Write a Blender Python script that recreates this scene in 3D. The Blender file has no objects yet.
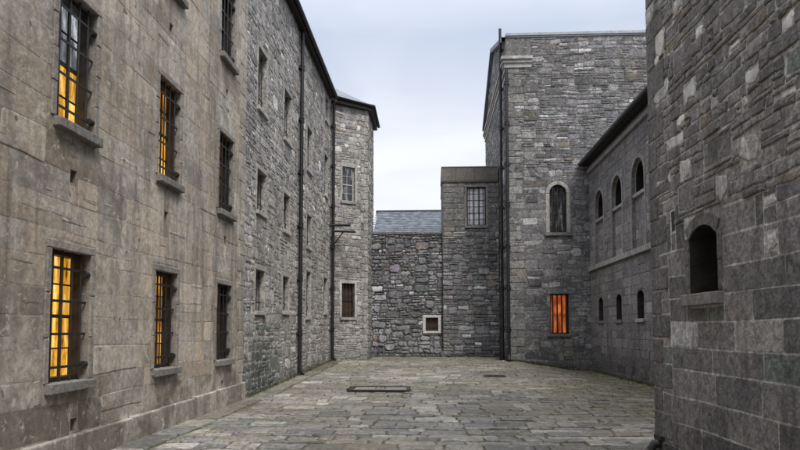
import bpy, math, random
from mathutils import Vector, noise as mnoise
from mathutils.geometry import tessellate_polygon

R = random.Random(11)
PI = math.pi
scene = bpy.context.scene
col = scene.collection


def ns(x, y, z=0.0):
    return mnoise.noise(Vector((x, y, z)))


def sstep(a, b, x):
    t = min(1.0, max(0.0, (x - a) / (b - a)))
    return t * t * (3 - 2 * t)


# ------------------------------------------------------------------ materials
def nodes_of(m):
    m.use_nodes = True
    nt = m.node_tree
    for n in list(nt.nodes):
        nt.nodes.remove(n)
    return nt, nt.nodes, nt.links


def mk(nt, typ, **kw):
    n = nt.nodes.new(typ)
    for k, v in kw.items():
        if k in n.inputs.keys():
            n.inputs[k].default_value = v
        else:
            setattr(n, k, v)
    return n


def noise_node(nt, vec, scale, detail=5.0, rough=0.6, dist=0.0):
    n = mk(nt, 'ShaderNodeTexNoise')
    n.inputs['Scale'].default_value = scale
    n.inputs['Detail'].default_value = detail
    n.inputs['Roughness'].default_value = rough
    n.inputs['Distortion'].default_value = dist
    nt.links.new(vec, n.inputs['Vector'])
    return n.outputs['Fac']


def ramp(nt, fac, stops):
    r = mk(nt, 'ShaderNodeValToRGB')
    cr = r.color_ramp
    while len(cr.elements) < len(stops):
        cr.elements.new(0.5)
    for e, (p, c) in zip(cr.elements, stops):
        e.position = p
        if not hasattr(c, '__len__'):
            c = (c, c, c)
        e.color = (c[0], c[1], c[2], 1)
    nt.links.new(fac, r.inputs['Fac'])
    return r.outputs['Color']


def mix(nt, fac, a, b, blend='MIX'):
    m = mk(nt, 'ShaderNodeMix', data_type='RGBA', blend_type=blend)
    for sock, v in ((m.inputs['Factor'], fac), (m.inputs['A'], a), (m.inputs['B'], b)):
        pass
    fs, As, Bs = m.inputs[0], m.inputs[6], m.inputs[7]
    for s, v in ((fs, fac), (As, a), (Bs, b)):
        if isinstance(v, bpy.types.NodeSocket):
            nt.links.new(v, s)
        elif s is fs:
            s.default_value = v
        else:
            s.default_value = (v[0], v[1], v[2], 1)
    return m.outputs[2]


def stone_mat(name, speck=0.5, stain=0.5, stain_col=(0.05, 0.045, 0.04), light=0.0, light_col=(0.5, 0.48, 0.44),
              bump=0.6, fine=38.0, rough=0.88, moss=0.0, moss_col=(0.075, 0.085, 0.03), moss_h=1.2, wash=0.0,
              wash_col=(0.3, 0.27, 0.22), wet=0.0, pits=0.0):
    """Per-stone tint attribute broken up by several scales of noise, streaks, pale lime smears and moss."""
    m = bpy.data.materials.new(name)
    nt, N, L = nodes_of(m)
    out = mk(nt, 'ShaderNodeOutputMaterial')
    b = mk(nt, 'ShaderNodeBsdfPrincipled')
    L.new(b.outputs[0], out.inputs[0])
    geo = mk(nt, 'ShaderNodeNewGeometry')
    pos = geo.outputs['Position']
    at = mk(nt, 'ShaderNodeAttribute', attribute_name='tint')
    c = at.outputs['Color']
    n1 = noise_node(nt, pos, 2.1, 6, 0.65, 0.3)
    n2 = noise_node(nt, pos, 11.0, 6, 0.7, 0.4)
    n3 = noise_node(nt, pos, fine, 5, 0.7)
    if wash > 0:   # worn lime wash that hides stones in patches
        nw = noise_node(nt, pos, 0.9, 7, 0.68, 0.8)
        w = ramp(nt, nw, [(0.40, 0.0), (0.60, wash)])
        nv = ramp(nt, noise_node(nt, pos, 3.3, 7, 0.7, 1.0), [(0.3, [q * 0.66 for q in wash_col]), (0.72, [q * 1.25 for q in wash_col])])
        wa = mk(nt, 'ShaderNodeMath', operation='MULTIPLY')
        L.new(w, wa.inputs[0])
        L.new(at.outputs['Alpha'], wa.inputs[1])
        c = mix(nt, wa.outputs[0], c, nv)
    c = mix(nt, speck, c, ramp(nt, n2, [(0.30, 0.16), (0.5, 0.50), (0.72, 0.92)]), 'OVERLAY')
    c = mix(nt, speck * 0.8, c, ramp(nt, n3, [(0.28, 0.14), (0.72, 0.88)]), 'OVERLAY')
    # vertical rain streaks
    mp = mk(nt, 'ShaderNodeMapping')
    mp.inputs['Scale'].default_value = (3.2, 3.2, 0.42)
    L.new(pos, mp.inputs['Vector'])
    st = noise_node(nt, mp.outputs[0], 1.0, 6, 0.62, 0.2)
    c = mix(nt, ramp(nt, st, [(0.47, 0.0), (0.72, stain)]), c, stain_col)
    c = mix(nt, ramp(nt, n1, [(0.52, 0.0), (0.74, stain * 0.8)]), c, stain_col)
    if light > 0:
        nl = noise_node(nt, pos, 5.2, 6, 0.72, 1.2)
        c = mix(nt, ramp(nt, nl, [(0.575, 0.0), (0.64, light)]), c, light_col)
    if moss > 0:
        sp = mk(nt, 'ShaderNodeSeparateXYZ')
        L.new(pos, sp.inputs[0])
        mr = mk(nt, 'ShaderNodeMapRange')
        mr.inputs['From Min'].default_value = 0.0
        mr.inputs['From Max'].default_value = moss_h
        mr.inputs['To Min'].default_value = 1.0
        mr.inputs['To Max'].default_value = 0.25
        L.new(sp.outputs['Z'], mr.inputs['Value'])
        mm = mk(nt, 'ShaderNodeMath', operation='MULTIPLY')
        L.new(mr.outputs[0], mm.inputs[0])
        L.new(ramp(nt, noise_node(nt, pos, 1.3, 7, 0.7, 0.6), [(0.46, 0.0), (0.66, moss)]), mm.inputs[1])
        c = mix(nt, mm.outputs[0], c, moss_col)
    if pits > 0:   # lost chips and pock marks
        vo = mk(nt, 'ShaderNodeTexVoronoi')
        vo.inputs['Scale'].default_value = 2.6
        vo.inputs['Randomness'].default_value = 1.0
        dv = mk(nt, 'ShaderNodeVectorMath', operation='ADD')
        nd = mk(nt, 'ShaderNodeTexNoise')
        nd.inputs['Scale'].default_value = 9.0
        L.new(pos, nd.inputs['Vector'])
        sc2 = mk(nt, 'ShaderNodeVectorMath', operation='SCALE')
        sc2.inputs['Scale'].default_value = 0.12
        L.new(nd.outputs['Color'], sc2.inputs[0])
        L.new(pos, dv.inputs[0])
        L.new(sc2.outputs[0], dv.inputs[1])
        L.new(dv.outputs[0], vo.inputs['Vector'])
        c = mix(nt, ramp(nt, vo.outputs['Distance'], [(0.055, pits), (0.10, 0.0)]), c, (0.05, 0.043, 0.036))
    L.new(c, b.inputs['Base Color'])
    if wet > 0:
        L.new(ramp(nt, n1, [(0.35, rough - wet), (0.65, rough)]), b.inputs['Roughness'])
    else:
        b.inputs['Roughness'].default_value = rough
    b.inputs['Specular IOR Level'].default_value = 0.35
    b1 = mk(nt, 'ShaderNodeBump')
    b1.inputs['Strength'].default_value = bump
    b1.inputs['Distance'].default_value = 0.03
    L.new(n2, b1.inputs['Height'])
    b2 = mk(nt, 'ShaderNodeBump')
    b2.inputs['Strength'].default_value = bump
    b2.inputs['Distance'].default_value = 0.012
    L.new(n3, b2.inputs['Height'])
    L.new(b1.outputs[0], b2.inputs['Normal'])
    L.new(b2.outputs[0], b.inputs['Normal'])
    return m


def plain_mat(name, c0, c1, scale=9.0, rough=0.7, metal=0.0, bump=0.25, spec=0.4):
    m = bpy.data.materials.new(name)
    nt, N, L = nodes_of(m)
    out = mk(nt, 'ShaderNodeOutputMaterial')
    b = mk(nt, 'ShaderNodeBsdfPrincipled')
    L.new(b.outputs[0], out.inputs[0])
    geo = mk(nt, 'ShaderNodeNewGeometry')
    n = noise_node(nt, geo.outputs['Position'], scale, 7, 0.7, 0.5)
    L.new(ramp(nt, n, [(0.34, c0), (0.68, c1)]), b.inputs['Base Color'])
    b.inputs['Roughness'].default_value = rough
    b.inputs['Metallic'].default_value = metal
    b.inputs['Specular IOR Level'].default_value = spec
    bp = mk(nt, 'ShaderNodeBump')
    bp.inputs['Strength'].default_value = bump
    bp.inputs['Distance'].default_value = 0.01
    L.new(n, bp.inputs['Height'])
    L.new(bp.outputs[0], b.inputs['Normal'])
    return m


def pane_mat(name, base, rough=0.12, glow=None, strength=0.0, vs=(7.0, 7.0, 1.6)):
    """Old window glass; where the room behind is lit the pane carries the uneven warm light of it; pale glow is a painted sky reflection."""
    m = bpy.data.materials.new(name)
    nt, N, L = nodes_of(m)
    out = mk(nt, 'ShaderNodeOutputMaterial')
    b = mk(nt, 'ShaderNodeBsdfPrincipled')
    L.new(b.outputs[0], out.inputs[0])
    geo = mk(nt, 'ShaderNodeNewGeometry')
    n = noise_node(nt, geo.outputs['Position'], 6.0, 4, 0.6)
    L.new(ramp(nt, n, [(0.3, [q * 0.6 for q in base]), (0.7, [q * 1.3 for q in base])]), b.inputs['Base Color'])
    b.inputs['Roughness'].default_value = rough
    b.inputs['Specular IOR Level'].default_value = 0.6
    if glow:
        mp = mk(nt, 'ShaderNodeMapping')
        mp.inputs['Scale'].default_value = vs
        L.new(geo.outputs['Position'], mp.inputs['Vector'])
        g = noise_node(nt, mp.outputs[0], 1.0, 3, 0.55, 0.4)
        gc = ramp(nt, g, [(0.28, glow[0]), (0.5, glow[1]), (0.70, glow[2])])
        at = mk(nt, 'ShaderNodeAttribute', attribute_name='tint')
        gc = mix(nt, 1.0, gc, at.outputs['Color'], 'MULTIPLY')
        gr = noise_node(nt, geo.outputs['Position'], 14.0, 6, 0.75, 0.6)
        gc = mix(nt, 1.0, gc, ramp(nt, gr, [(0.28, 0.45), (0.50, 1.0)]), 'MULTIPLY')
        L.new(gc, b.inputs['Emission Color'])
        b.inputs['Emission Strength'].default_value = strength
    bp = mk(nt, 'ShaderNodeBump')
    bp.inputs['Strength'].default_value = 0.12
    bp.inputs['Distance'].default_value = 0.01
    L.new(n, bp.inputs['Height'])
    L.new(bp.outputs[0], b.inputs['Normal'])
    return m


M = dict(
    lime=stone_mat('lime_washed_stone', 0.38, 0.80, (0.11, 0.097, 0.084), 0.75, (0.52, 0.485, 0.43), 0.32, 13, 0.9, 0.0, wash=0.92, wash_col=(0.45, 0.42, 0.372), pits=0.7),
    lime_joint=stone_mat('lime_wash_joint', 0.38, 0.80, (0.11, 0.097, 0.084), 0.75, (0.52, 0.485, 0.43), 0.32, 13, 0.92, wash=0.92, wash_col=(0.44, 0.41, 0.362)),
    rubble=stone_mat('grey_rubble', 0.9, 0.45, (0.05, 0.046, 0.046), 0.9, (0.60, 0.58, 0.545), 0.7, 26, 0.88, 0.6, (0.10, 0.13, 0.115), 3.0, wash=0.7, wash_col=(0.37, 0.355, 0.335)),
    rubble_joint=stone_mat('grey_rubble_joint', 0.95, 0.4, (0.06, 0.055, 0.05), 0.8, (0.50, 0.48, 0.45), 0.7, 26, 0.92, wash=0.7, wash_col=(0.355, 0.337, 0.315)),
    dark=stone_mat('dark_rubble', 0.9, 0.42, (0.035, 0.034, 0.038), 0.7, (0.44, 0.44, 0.45), 0.75, 24, 0.85, 0.6, (0.10, 0.115, 0.055), 1.6, wash=0.55, wash_col=(0.155, 0.152, 0.158)),
    dark_joint=stone_mat('dark_rubble_joint', 0.7, 0.5, (0.018, 0.017, 0.017), 0.75, (0.42, 0.41, 0.40), 0.8, 24, 0.95, 0.4, wash=0.6, wash_col=(0.15, 0.145, 0.143)),
    ash=stone_mat('grey_ashlar', 0.85, 0.5, (0.038, 0.034, 0.034), 0.5, (0.34, 0.325, 0.325), 0.6, 30, 0.86, 0.22, (0.075, 0.075, 0.05), 2.4, wash=0.6, wash_col=(0.190, 0.182, 0.182)),
    ash_joint=stone_mat('pale_lime_pointing', 0.7, 0.75, (0.09, 0.085, 0.08), 0.6, (0.5, 0.48, 0.45), 0.5, 22, 0.92, wash=0.45, wash_col=(0.18, 0.17, 0.17)),
    trim=stone_mat('dressed_stone_trim', 0.55, 0.45, (0.08, 0.075, 0.07), 0.25, (0.45, 0.43, 0.40), 0.5, 40, 0.85),
    paving=stone_mat('worn_paving', 0.85, 0.5, (0.085, 0.075, 0.06), 0.5, (0.46, 0.44, 0.40), 0.6, 24, 0.50, 0.0, wet=0.34),
    soil=plain_mat('joint_soil', (0.03, 0.026, 0.018), (0.14, 0.125, 0.075), 2.0, 0.95, 0, 0.8),
    iron=plain_mat('black_iron', (0.010, 0.010, 0.011), (0.028, 0.025, 0.023), 14.0, 0.55, 0.0, 0.3),
    rust=plain_mat('rusty_iron', (0.018, 0.014, 0.012), (0.06, 0.035, 0.022), 16.0, 0.75, 0.0, 0.5),
    pipe=plain_mat('black_pipe_paint', (0.009, 0.009, 0.010), (0.022, 0.022, 0.024), 8.0, 0.45, 0.0, 0.15),
    wood=plain_mat('dark_window_timber', (0.014, 0.012, 0.010), (0.040, 0.032, 0.026), 12.0, 0.6, 0.0, 0.25),
    red_wood=plain_mat('red_brown_boards', (0.045, 0.022, 0.014), (0.12, 0.06, 0.036), 13.0, 0.7, 0.0, 0.25),
    pale_wood=plain_mat('pale_painted_timber', (0.32, 0.31, 0.29), (0.56, 0.55, 0.52), 10.0, 0.6, 0.0, 0.25),
    void=plain_mat('unlit_interior', (0.006, 0.006, 0.006), (0.018, 0.014, 0.011), 2.0, 0.95, 0.0, 0.2),
    slate=plain_mat('blue_grey_slate', (0.085, 0.10, 0.125), (0.17, 0.19, 0.225), 2.6, 0.6, 0.0, 0.4),
    old_slate=stone_mat('old_roof_slate', 0.6, 0.5, (0.045, 0.05, 0.055), 0.4, (0.24, 0.26, 0.28), 0.5, 20, 0.7, 0.0),
    lead=plain_mat('lead_flashing', (0.22, 0.24, 0.27), (0.36, 0.38, 0.42), 3.0, 0.55, 0.0, 0.2),
    grass=plain_mat('joint_moss', (0.03, 0.042, 0.012), (0.12, 0.125, 0.04), 5.0, 0.9, 0.0, 0.3),
    glass=pane_mat('dark_glass', (0.020, 0.024, 0.028), 0.10),
    pale_glass=pane_mat('pale_toned_glass', (0.62, 0.64, 0.68), 0.25),  # pale base colour on the glass itself, no curtain behind it
    amber=pane_mat('amber_lit_glass', (0.05, 0.03, 0.01), 0.2, [(0.10, 0.02, 0.004), (0.90, 0.42, 0.03), (1.0, 0.82, 0.36)], 1.35, (13.0, 13.0, 2.4)),
    amber_soft=pane_mat('soft_amber_glass', (0.04, 0.03, 0.02), 0.2, [(0.06, 0.018, 0.005), (0.50, 0.19, 0.02), (0.95, 0.66, 0.22)], 1.2, (12.0, 12.0, 2.0)),
    umber=pane_mat('dim_umber_glass', (0.03, 0.02, 0.015), 0.15, [(0.008, 0.004, 0.003), (0.05, 0.022, 0.012), (0.13, 0.065, 0.04)], 0.8),  # panes give off a faint red-brown glow
    painted_sheen_dim=pane_mat('faint_painted_reflection_glass', (0.03, 0.033, 0.037), 0.12, [(0.004, 0.005, 0.006), (0.02, 0.022, 0.026), (0.60, 0.62, 0.67)], 0.9, (6.0, 6.0, 1.1)),  # weak pale emission paints patches of reflected sky into the panes
    boards=plain_mat('brown_shutter_boards', (0.028, 0.016, 0.011), (0.085, 0.048, 0.032), 13.0, 0.7, 0.0, 0.3),
    reveal_shade=plain_mat('painted_shade_reveal', (0.012, 0.011, 0.010), (0.05, 0.042, 0.036), 4.0, 0.95, 0, 0.5),  # near-black colour paints the shade of deep recesses onto their reveals
    painted_sheen=pane_mat('painted_sky_reflection_glass', (0.05, 0.055, 0.06), 0.12, [(0.01, 0.012, 0.015), (0.25, 0.27, 0.30), (0.95, 0.97, 1.0)], 0.95, (11.0, 11.0, 2.0)),  # pale emission paints the sky's reflection into the upper sash
    flame=pane_mat('orange_lit_glass', (0.05, 0.02, 0.01), 0.3, [(0.10, 0.014, 0.004), (0.42, 0.085, 0.016), (0.80, 0.24, 0.06)], 0.85, (5.0, 5.0, 1.2)),
)


# ------------------------------------------------------------------ mesh builder
class MB:
    def __init__(self):
        self.v, self.f, self.m, self.c, self.s = [], [], [], [], []

    def add(self, pts, faces, mat=0, tint=(0.3, 0.29, 0.27), smooth=False):
        o = len(self.v)
        self.v.extend(pts)
        for q in faces:
            self.f.append([o + i for i in q])
            self.m.append(mat)
            self.c.append(tint)
            self.s.append(smooth)

    def build(self, name, mats, parent=None, bevel=0.0):
        off = Vector((0, 0, 0))
        r = parent
        while r is not None:
            off = off + r.location
            r = r.parent
        me = bpy.data.meshes.new(name)
        me.from_pydata([tuple(Vector(p) - off) for p in self.v], [], self.f)
        if not isinstance(mats, (list, tuple)):
            mats = [mats]
        for mm in mats:
            me.materials.append(mm)
        me.polygons.foreach_set('material_index', self.m)
        me.polygons.foreach_set('use_smooth', self.s)
        a = me.attributes.new('tint', 'FLOAT_COLOR', 'CORNER')
        buf = []
        for face, t in zip(self.f, self.c):
            buf.extend((t[0], t[1], t[2], t[3] if len(t) > 3 else 1.0) * len(face))
        a.data.foreach_set('color', buf)
        me.update()
        ob = bpy.data.objects.new(name, me)
        col.objects.link(ob)
        ob.parent = parent
        if bevel:
            md = ob.modifiers.new('edge_wear', 'BEVEL')
            md.width = bevel
            md.segments = 2
            md.limit_method = 'ANGLE'
        return ob


def thing(name, label, cat, loc, group=None):
    o = bpy.data.objects.new(name, None)
    col.objects.link(o)
    o.location = loc
    o.empty_display_size = 0.3
    o['label'] = label
    o['category'] = cat
    if group:
        o['group'] = group
    return o


class Frame:
    """A wall plane: u along it, v up, d out of it."""
    def __init__(self, o, u, n):
        self.o, self.u, self.n = Vector(o), Vector(u).normalized(), Vector(n).normalized()
        self.flip = self.u.cross(Vector((0, 0, 1))).dot(self.n) < 0

    def P(self, u, v, d=0.0):
        return self.o + self.u * u + Vector((0, 0, v)) + self.n * d


class Ground(Frame):
    def __init__(self):
        self.flip = False

    def P(self, u, v, d=0.0):
        return Vector((u, v, gh(u, v) + d))


def gh(x, y):
    left = 0.30 * sstep(13.0, 31.0, y) + 0.05 * sstep(28, 32, y)
    right = -0.10 * sstep(10.0, 19.0, y)
    w = sstep(3.2, 6.6, x)
    return left * (1 - w) + right * w + 0.012 * ns(x * 0.6, y * 0.6)


def box(mb, fr, u0, u1, v0, v1, d0, d1, mat=0, tint=(0.3, 0.29, 0.27), jit=0.0):
    j = lambda: R.uniform(-jit, jit)
    p = [fr.P(u + j(), v + j(), d + j() * 0.5) for d in (d0, d1) for v in (v0, v1) for u in (u0, u1)]
    mb.add(p, [(0, 2, 3, 1), (4, 5, 7, 6), (0, 1, 5, 4), (2, 6, 7, 3), (0, 4, 6, 2), (1, 3, 7, 5)], mat, tint)


def wbox(mb, x0, x1, y0, y1, z0, z1, mat=0, tint=(0.3, 0.29, 0.27)):
    box(mb, Frame((0, 0, 0), (1, 0, 0), (0, 1, 0)), x0, x1, z0, z1, y0, y1, mat, tint)


def tube(mb, pts, r, n=10, mat=0, tint=(0.05, 0.05, 0.05)):
    pts = [Vector(p) for p in pts]
    ring = []
    for i, p in enumerate(pts):
        t = (pts[min(i + 1, len(pts) - 1)] - pts[max(i - 1, 0)]).normalized()
        a = t.cross(Vector((0.31, 0.95, 0.07))).normalized() if abs(t.y) < 0.9 else t.cross(Vector((0, 0, 1))).normalized()
        b = t.cross(a).normalized()
        ring.append([p + (a * math.cos(2 * PI * k / n) + b * math.sin(2 * PI * k / n)) * r for k in range(n)])
    vs = [q for rg in ring for q in rg]
    fs = []
    for i in range(len(pts) - 1):
        for k in range(n):
            fs.append((i * n + k, i * n + (k + 1) % n, (i + 1) * n + (k + 1) % n, (i + 1) * n + k))
    mb.add(vs, fs, mat, tint, True)
    mb.add(ring[0] + ring[-1], [tuple(range(n)), tuple(range(n, 2 * n))], mat, tint)


def stone(mb, fr, u0, u1, v0, v1, d, tint, mat=0, jit=0.012, rnd=0.25, warp=0.0, edge=0.012, tilt=0.02):
    """One laid stone: uneven outline, worn arris, slightly tilted and dished face."""
    w, h = u1 - u0, v1 - v0
    uc, vc = (u0 + u1) / 2, (v0 + v1) / 2
    c = min(w, h) * rnd
    j = min(jit, 0.18 * min(w, h))
    out = []

    def e(u, v):
        out.append((u + R.uniform(-j, j), v + R.uniform(-j, j)))
    nm = 1 + int(w / max(h, 0.05) > 1.4) + int(w / max(h, 0.05) > 3)
    e(u0 + c, v0)
    for k in range(1, nm):
        e(u0 + w * k / nm, v0)
    e(u1 - c, v0); e(u1, v0 + c)
    e(u1, v1 - c); e(u1 - c, v1)
    for k in range(nm - 1, 0, -1):
        e(u0 + w * k / nm, v1)
    e(u0 + c, v1); e(u0, v1 - c)
    e(u0, v0 + c)
    if warp:
        out = [(a + warp * ns(a * 1.1, b * 1.1, 3.3), b + warp * 1.3 * ns(a * 0.8, b * 1.6, 9.1)) for a, b in out]
        uc, vc = uc + warp * ns(uc * 1.1, vc * 1.1, 3.3), vc + warp * 1.3 * ns(uc * 0.8, vc * 1.6, 9.1)
    ta, tb = R.uniform(-tilt, tilt), R.uniform(-tilt, tilt)
    n = len(out)
    vs = [fr.P(a, b, -0.004) for a, b in out]
    for ins, dep in ((edge * 0.5, 0.7), (edge * 1.9, 1.0)):
        ku, kv = max(0.4, 1 - ins / (w / 2)), max(0.4, 1 - ins / (h / 2))
        for a, b in out:
            x, y = uc + (a - uc) * ku, vc + (b - vc) * kv
            vs.append(fr.P(x, y, max(0.001, d * dep + ta * (x - uc) + tb * (y - vc) + R.uniform(-1, 1) * d * 0.12)))
    vs.append(fr.P(uc + R.uniform(-0.2, 0.2) * w, vc + R.uniform(-0.1, 0.1) * h, max(0.002, d * R.uniform(0.95, 1.3))))
    fs = []
    for r in range(2):
        for k in range(n):
            a, b = r * n + k, r * n + (k + 1) % n
            q = (a, b, b + n, a + n)
            fs.append(q if not fr.flip else q[::-1])
    for k in range(n):
        q = (2 * n + k, 2 * n + (k + 1) % n, 3 * n)
        fs.append(q if not fr.flip else q[::-1])
    mb.add(vs, fs, mat, tint)


def rawt(t, p):
    return (t[0], t[1], t[2], R.uniform(0.0, 0.45)) if R.random() < p and len(t) == 3 else t


def grime(t, u, v):
    k = 0.42 + 0.58 * sstep(-0.05, 0.9, v - 0.15 + 0.35 * ns(u * 0.9, v, 40.0))
    return shade(t, k)


def big_stones(mb, fr, U0, U1, V0, V1, n, ws, hs, df, tf, reserved, warp=0.0, jit=0.03, rnd=0.25, edge=0.016):
    """Odd large stones set first, so that the courses have to break round them."""
    for _ in range(n * 3):
        if n <= 0:
            break
        w, h = R.uniform(*ws), R.uniform(*hs)
        u, v = R.uniform(U0, U1 - w), R.uniform(V0, V1 - h)
        if any(u < r[1] + .02 and u + w > r[0] - .02 and v < r[3] + .02 and v + h > r[2] - .02 for r in reserved):
            continue
        stone(mb, fr, u + .012, u + w - .012, v + .012, v + h - .012, df(u, v), rawt(tf(u + w / 2, v + h / 2), 0.5), 0, jit, rnd, warp, edge)
        reserved.append((u, u + w, v, v + h))
        n -= 1


def lay(mb, fr, U0, U1, V0, V1, hf, lf, gap, df, tf, reserved=(), split=0.2, warp=0.0, jit=0.012, rnd=0.2, edge=0.012, top=None, tilt=0.02, raw=0.4):
    """Courses of stones between (U0..U1, V0..V1), worked round the reserved rectangles."""
    v = V0
    while v < V1 - 0.03:
        h = R.uniform(*hf(v))
        if V1 - (v + h) < 0.07:
            h = V1 - v
        cuts = {U0, U1}
        act = [r for r in reserved if r[2] < v + h - 0.01 and r[3] > v + 0.01]
        for r in act:
            for q in (r[0], r[1]):
                if U0 < q < U1:
                    cuts.add(q)
        cuts = sorted(cuts)
        merged = []
        for a, b in zip(cuts, cuts[1:]):
            mid = (a + b) / 2
            cov = sorted((max(v, r[2]), min(v + h, r[3])) for r in act if r[0] < mid < r[1])
            free, cur = [], v
            for c0, c1 in cov:
                if c0 - cur > 0.035:
                    free.append((cur, c0))
                cur = max(cur, c1)
            if v + h - cur > 0.035:
                free.append((cur, v + h))
            for fv in free:
                if merged and abs(merged[-1][1] - a) < 1e-6 and merged[-1][2] == fv:
                    merged[-1][1] = b
                else:
                    merged.append([a, b, fv])
        for a, b, (f0, f1) in merged:
            if b - a < 0.04:
                continue
            u = a
            while u < b - 0.02:
                l = R.uniform(*lf(v))
                if b - (u + l) < 0.10:
                    l = b - u
                if top is None or f1 < top((u + l / 2)):
                    rows = [(f0, f1)]
                    if f1 - f0 > 0.15 and R.random() < split:
                        k = f0 + (f1 - f0) * R.uniform(0.35, 0.65)
                        rows = [(f0, k), (k, f1)]
                    for r0, r1 in rows:
                        um, vm = u + l / 2, (r0 + r1) / 2
                        g = gap * R.uniform(0.6, 1.4) / 2
                        stone(mb, fr, u + g, u + l - g, r0 + g, r1 - g, df(um, vm), grime(rawt(tf(um, vm), raw), um, r0) if fr is not GR else tf(um, vm), 0, jit, rnd, warp, edge, tilt)
                u += l
        v += h


def sheet(mb, fr, outer, holes, mat=1, tint=(0.2, 0.2, 0.2), depth=0.3, reveal_mat=None, reveal_tint=None):
    """The wall body: a face with real openings, each with its reveal."""
    loops = [[Vector((a, b, 0)) for a, b in outer]] + [[Vector((a, b, 0)) for a, b in h['poly']] for h in holes]
    tris = tessellate_polygon(loops)
    flat = [p for l in loops for p in l]
    pts = [fr.P(p.x, p.y, 0) for p in flat]
    fs = []
    for t in tris:
        a, b, c = [flat[i] for i in t]
        s = (b - a).cross(c - a).z
        if (s < 0) != fr.flip:
            t = t[::-1]
        fs.append(tuple(t))
    mb.add(pts, fs, mat, tint)
    for h in holes:
        pl = h['poly']
        dp = h.get('depth', depth)
        n = len(pl)
        vs = [fr.P(a, b, 0) for a, b in pl] + [fr.P(a, b, -dp) for a, b in pl]
        mb.add(vs, [(k, (k + 1) % n, n + (k + 1) % n, n + k) for k in range(n)], h.get('mat', mat), h.get('tint', tint))


def rect(u0, u1, v0, v1, **k):
    return dict(poly=[(u0, v0), (u1, v0), (u1, v1), (u0, v1)], **k)


def arch_pts(u0, u1, v0, v1, rise=None, n=12):
    """Opening with an arched head; rise None gives a half circle."""
    w = (u1 - u0) / 2
    uc = (u0 + u1) / 2
    if rise is None:
        rise = w
    rad = (w * w + rise * rise) / (2 * rise)
    cv = v1 - rad
    a0 = math.asin(min(1, w / rad))
    return [(u0, v0), (u1, v0)] + [(uc + rad * math.sin(a0 - 2 * a0 * k / n), cv + rad * math.cos(a0 - 2 * a0 * k / n)) for k in range(n + 1)]


def arch(u0, u1, v0, v1, rise=None, **k):
    return dict(poly=arch_pts(u0, u1, v0, v1, rise), **k)


def arch_reserve(u0, u1, v0, v1, ring, rise=None):
    w = (u1 - u0) / 2
    uc = (u0 + u1) / 2
    rs = w if rise is None else rise
    res = [(u0 - ring, u1 + ring, v0, v1 - rs)]
    W, Hh = w + ring, rs + ring
    for k in range(5):
        a, b = k / 5, (k + 1) / 5
        hw = W * math.sqrt(max(0, 1 - (a * 0.6 + b * 0.4) ** 2)) if rise is None else W * (1 - 0.25 * a)
        res.append((uc - hw, uc + hw, v1 - rs + Hh * a, v1 - rs + Hh * b))
    return res


def pick(pal):
    t = R.random() * sum(p[0] for p in pal)
    for w, c in pal:
        t -= w
        if t <= 0:
            return c
    return pal[-1][1]


def shade(c, k):
    return tuple(max(0.004, q * k) for q in c[:3]) + tuple(c[3:])


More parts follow.
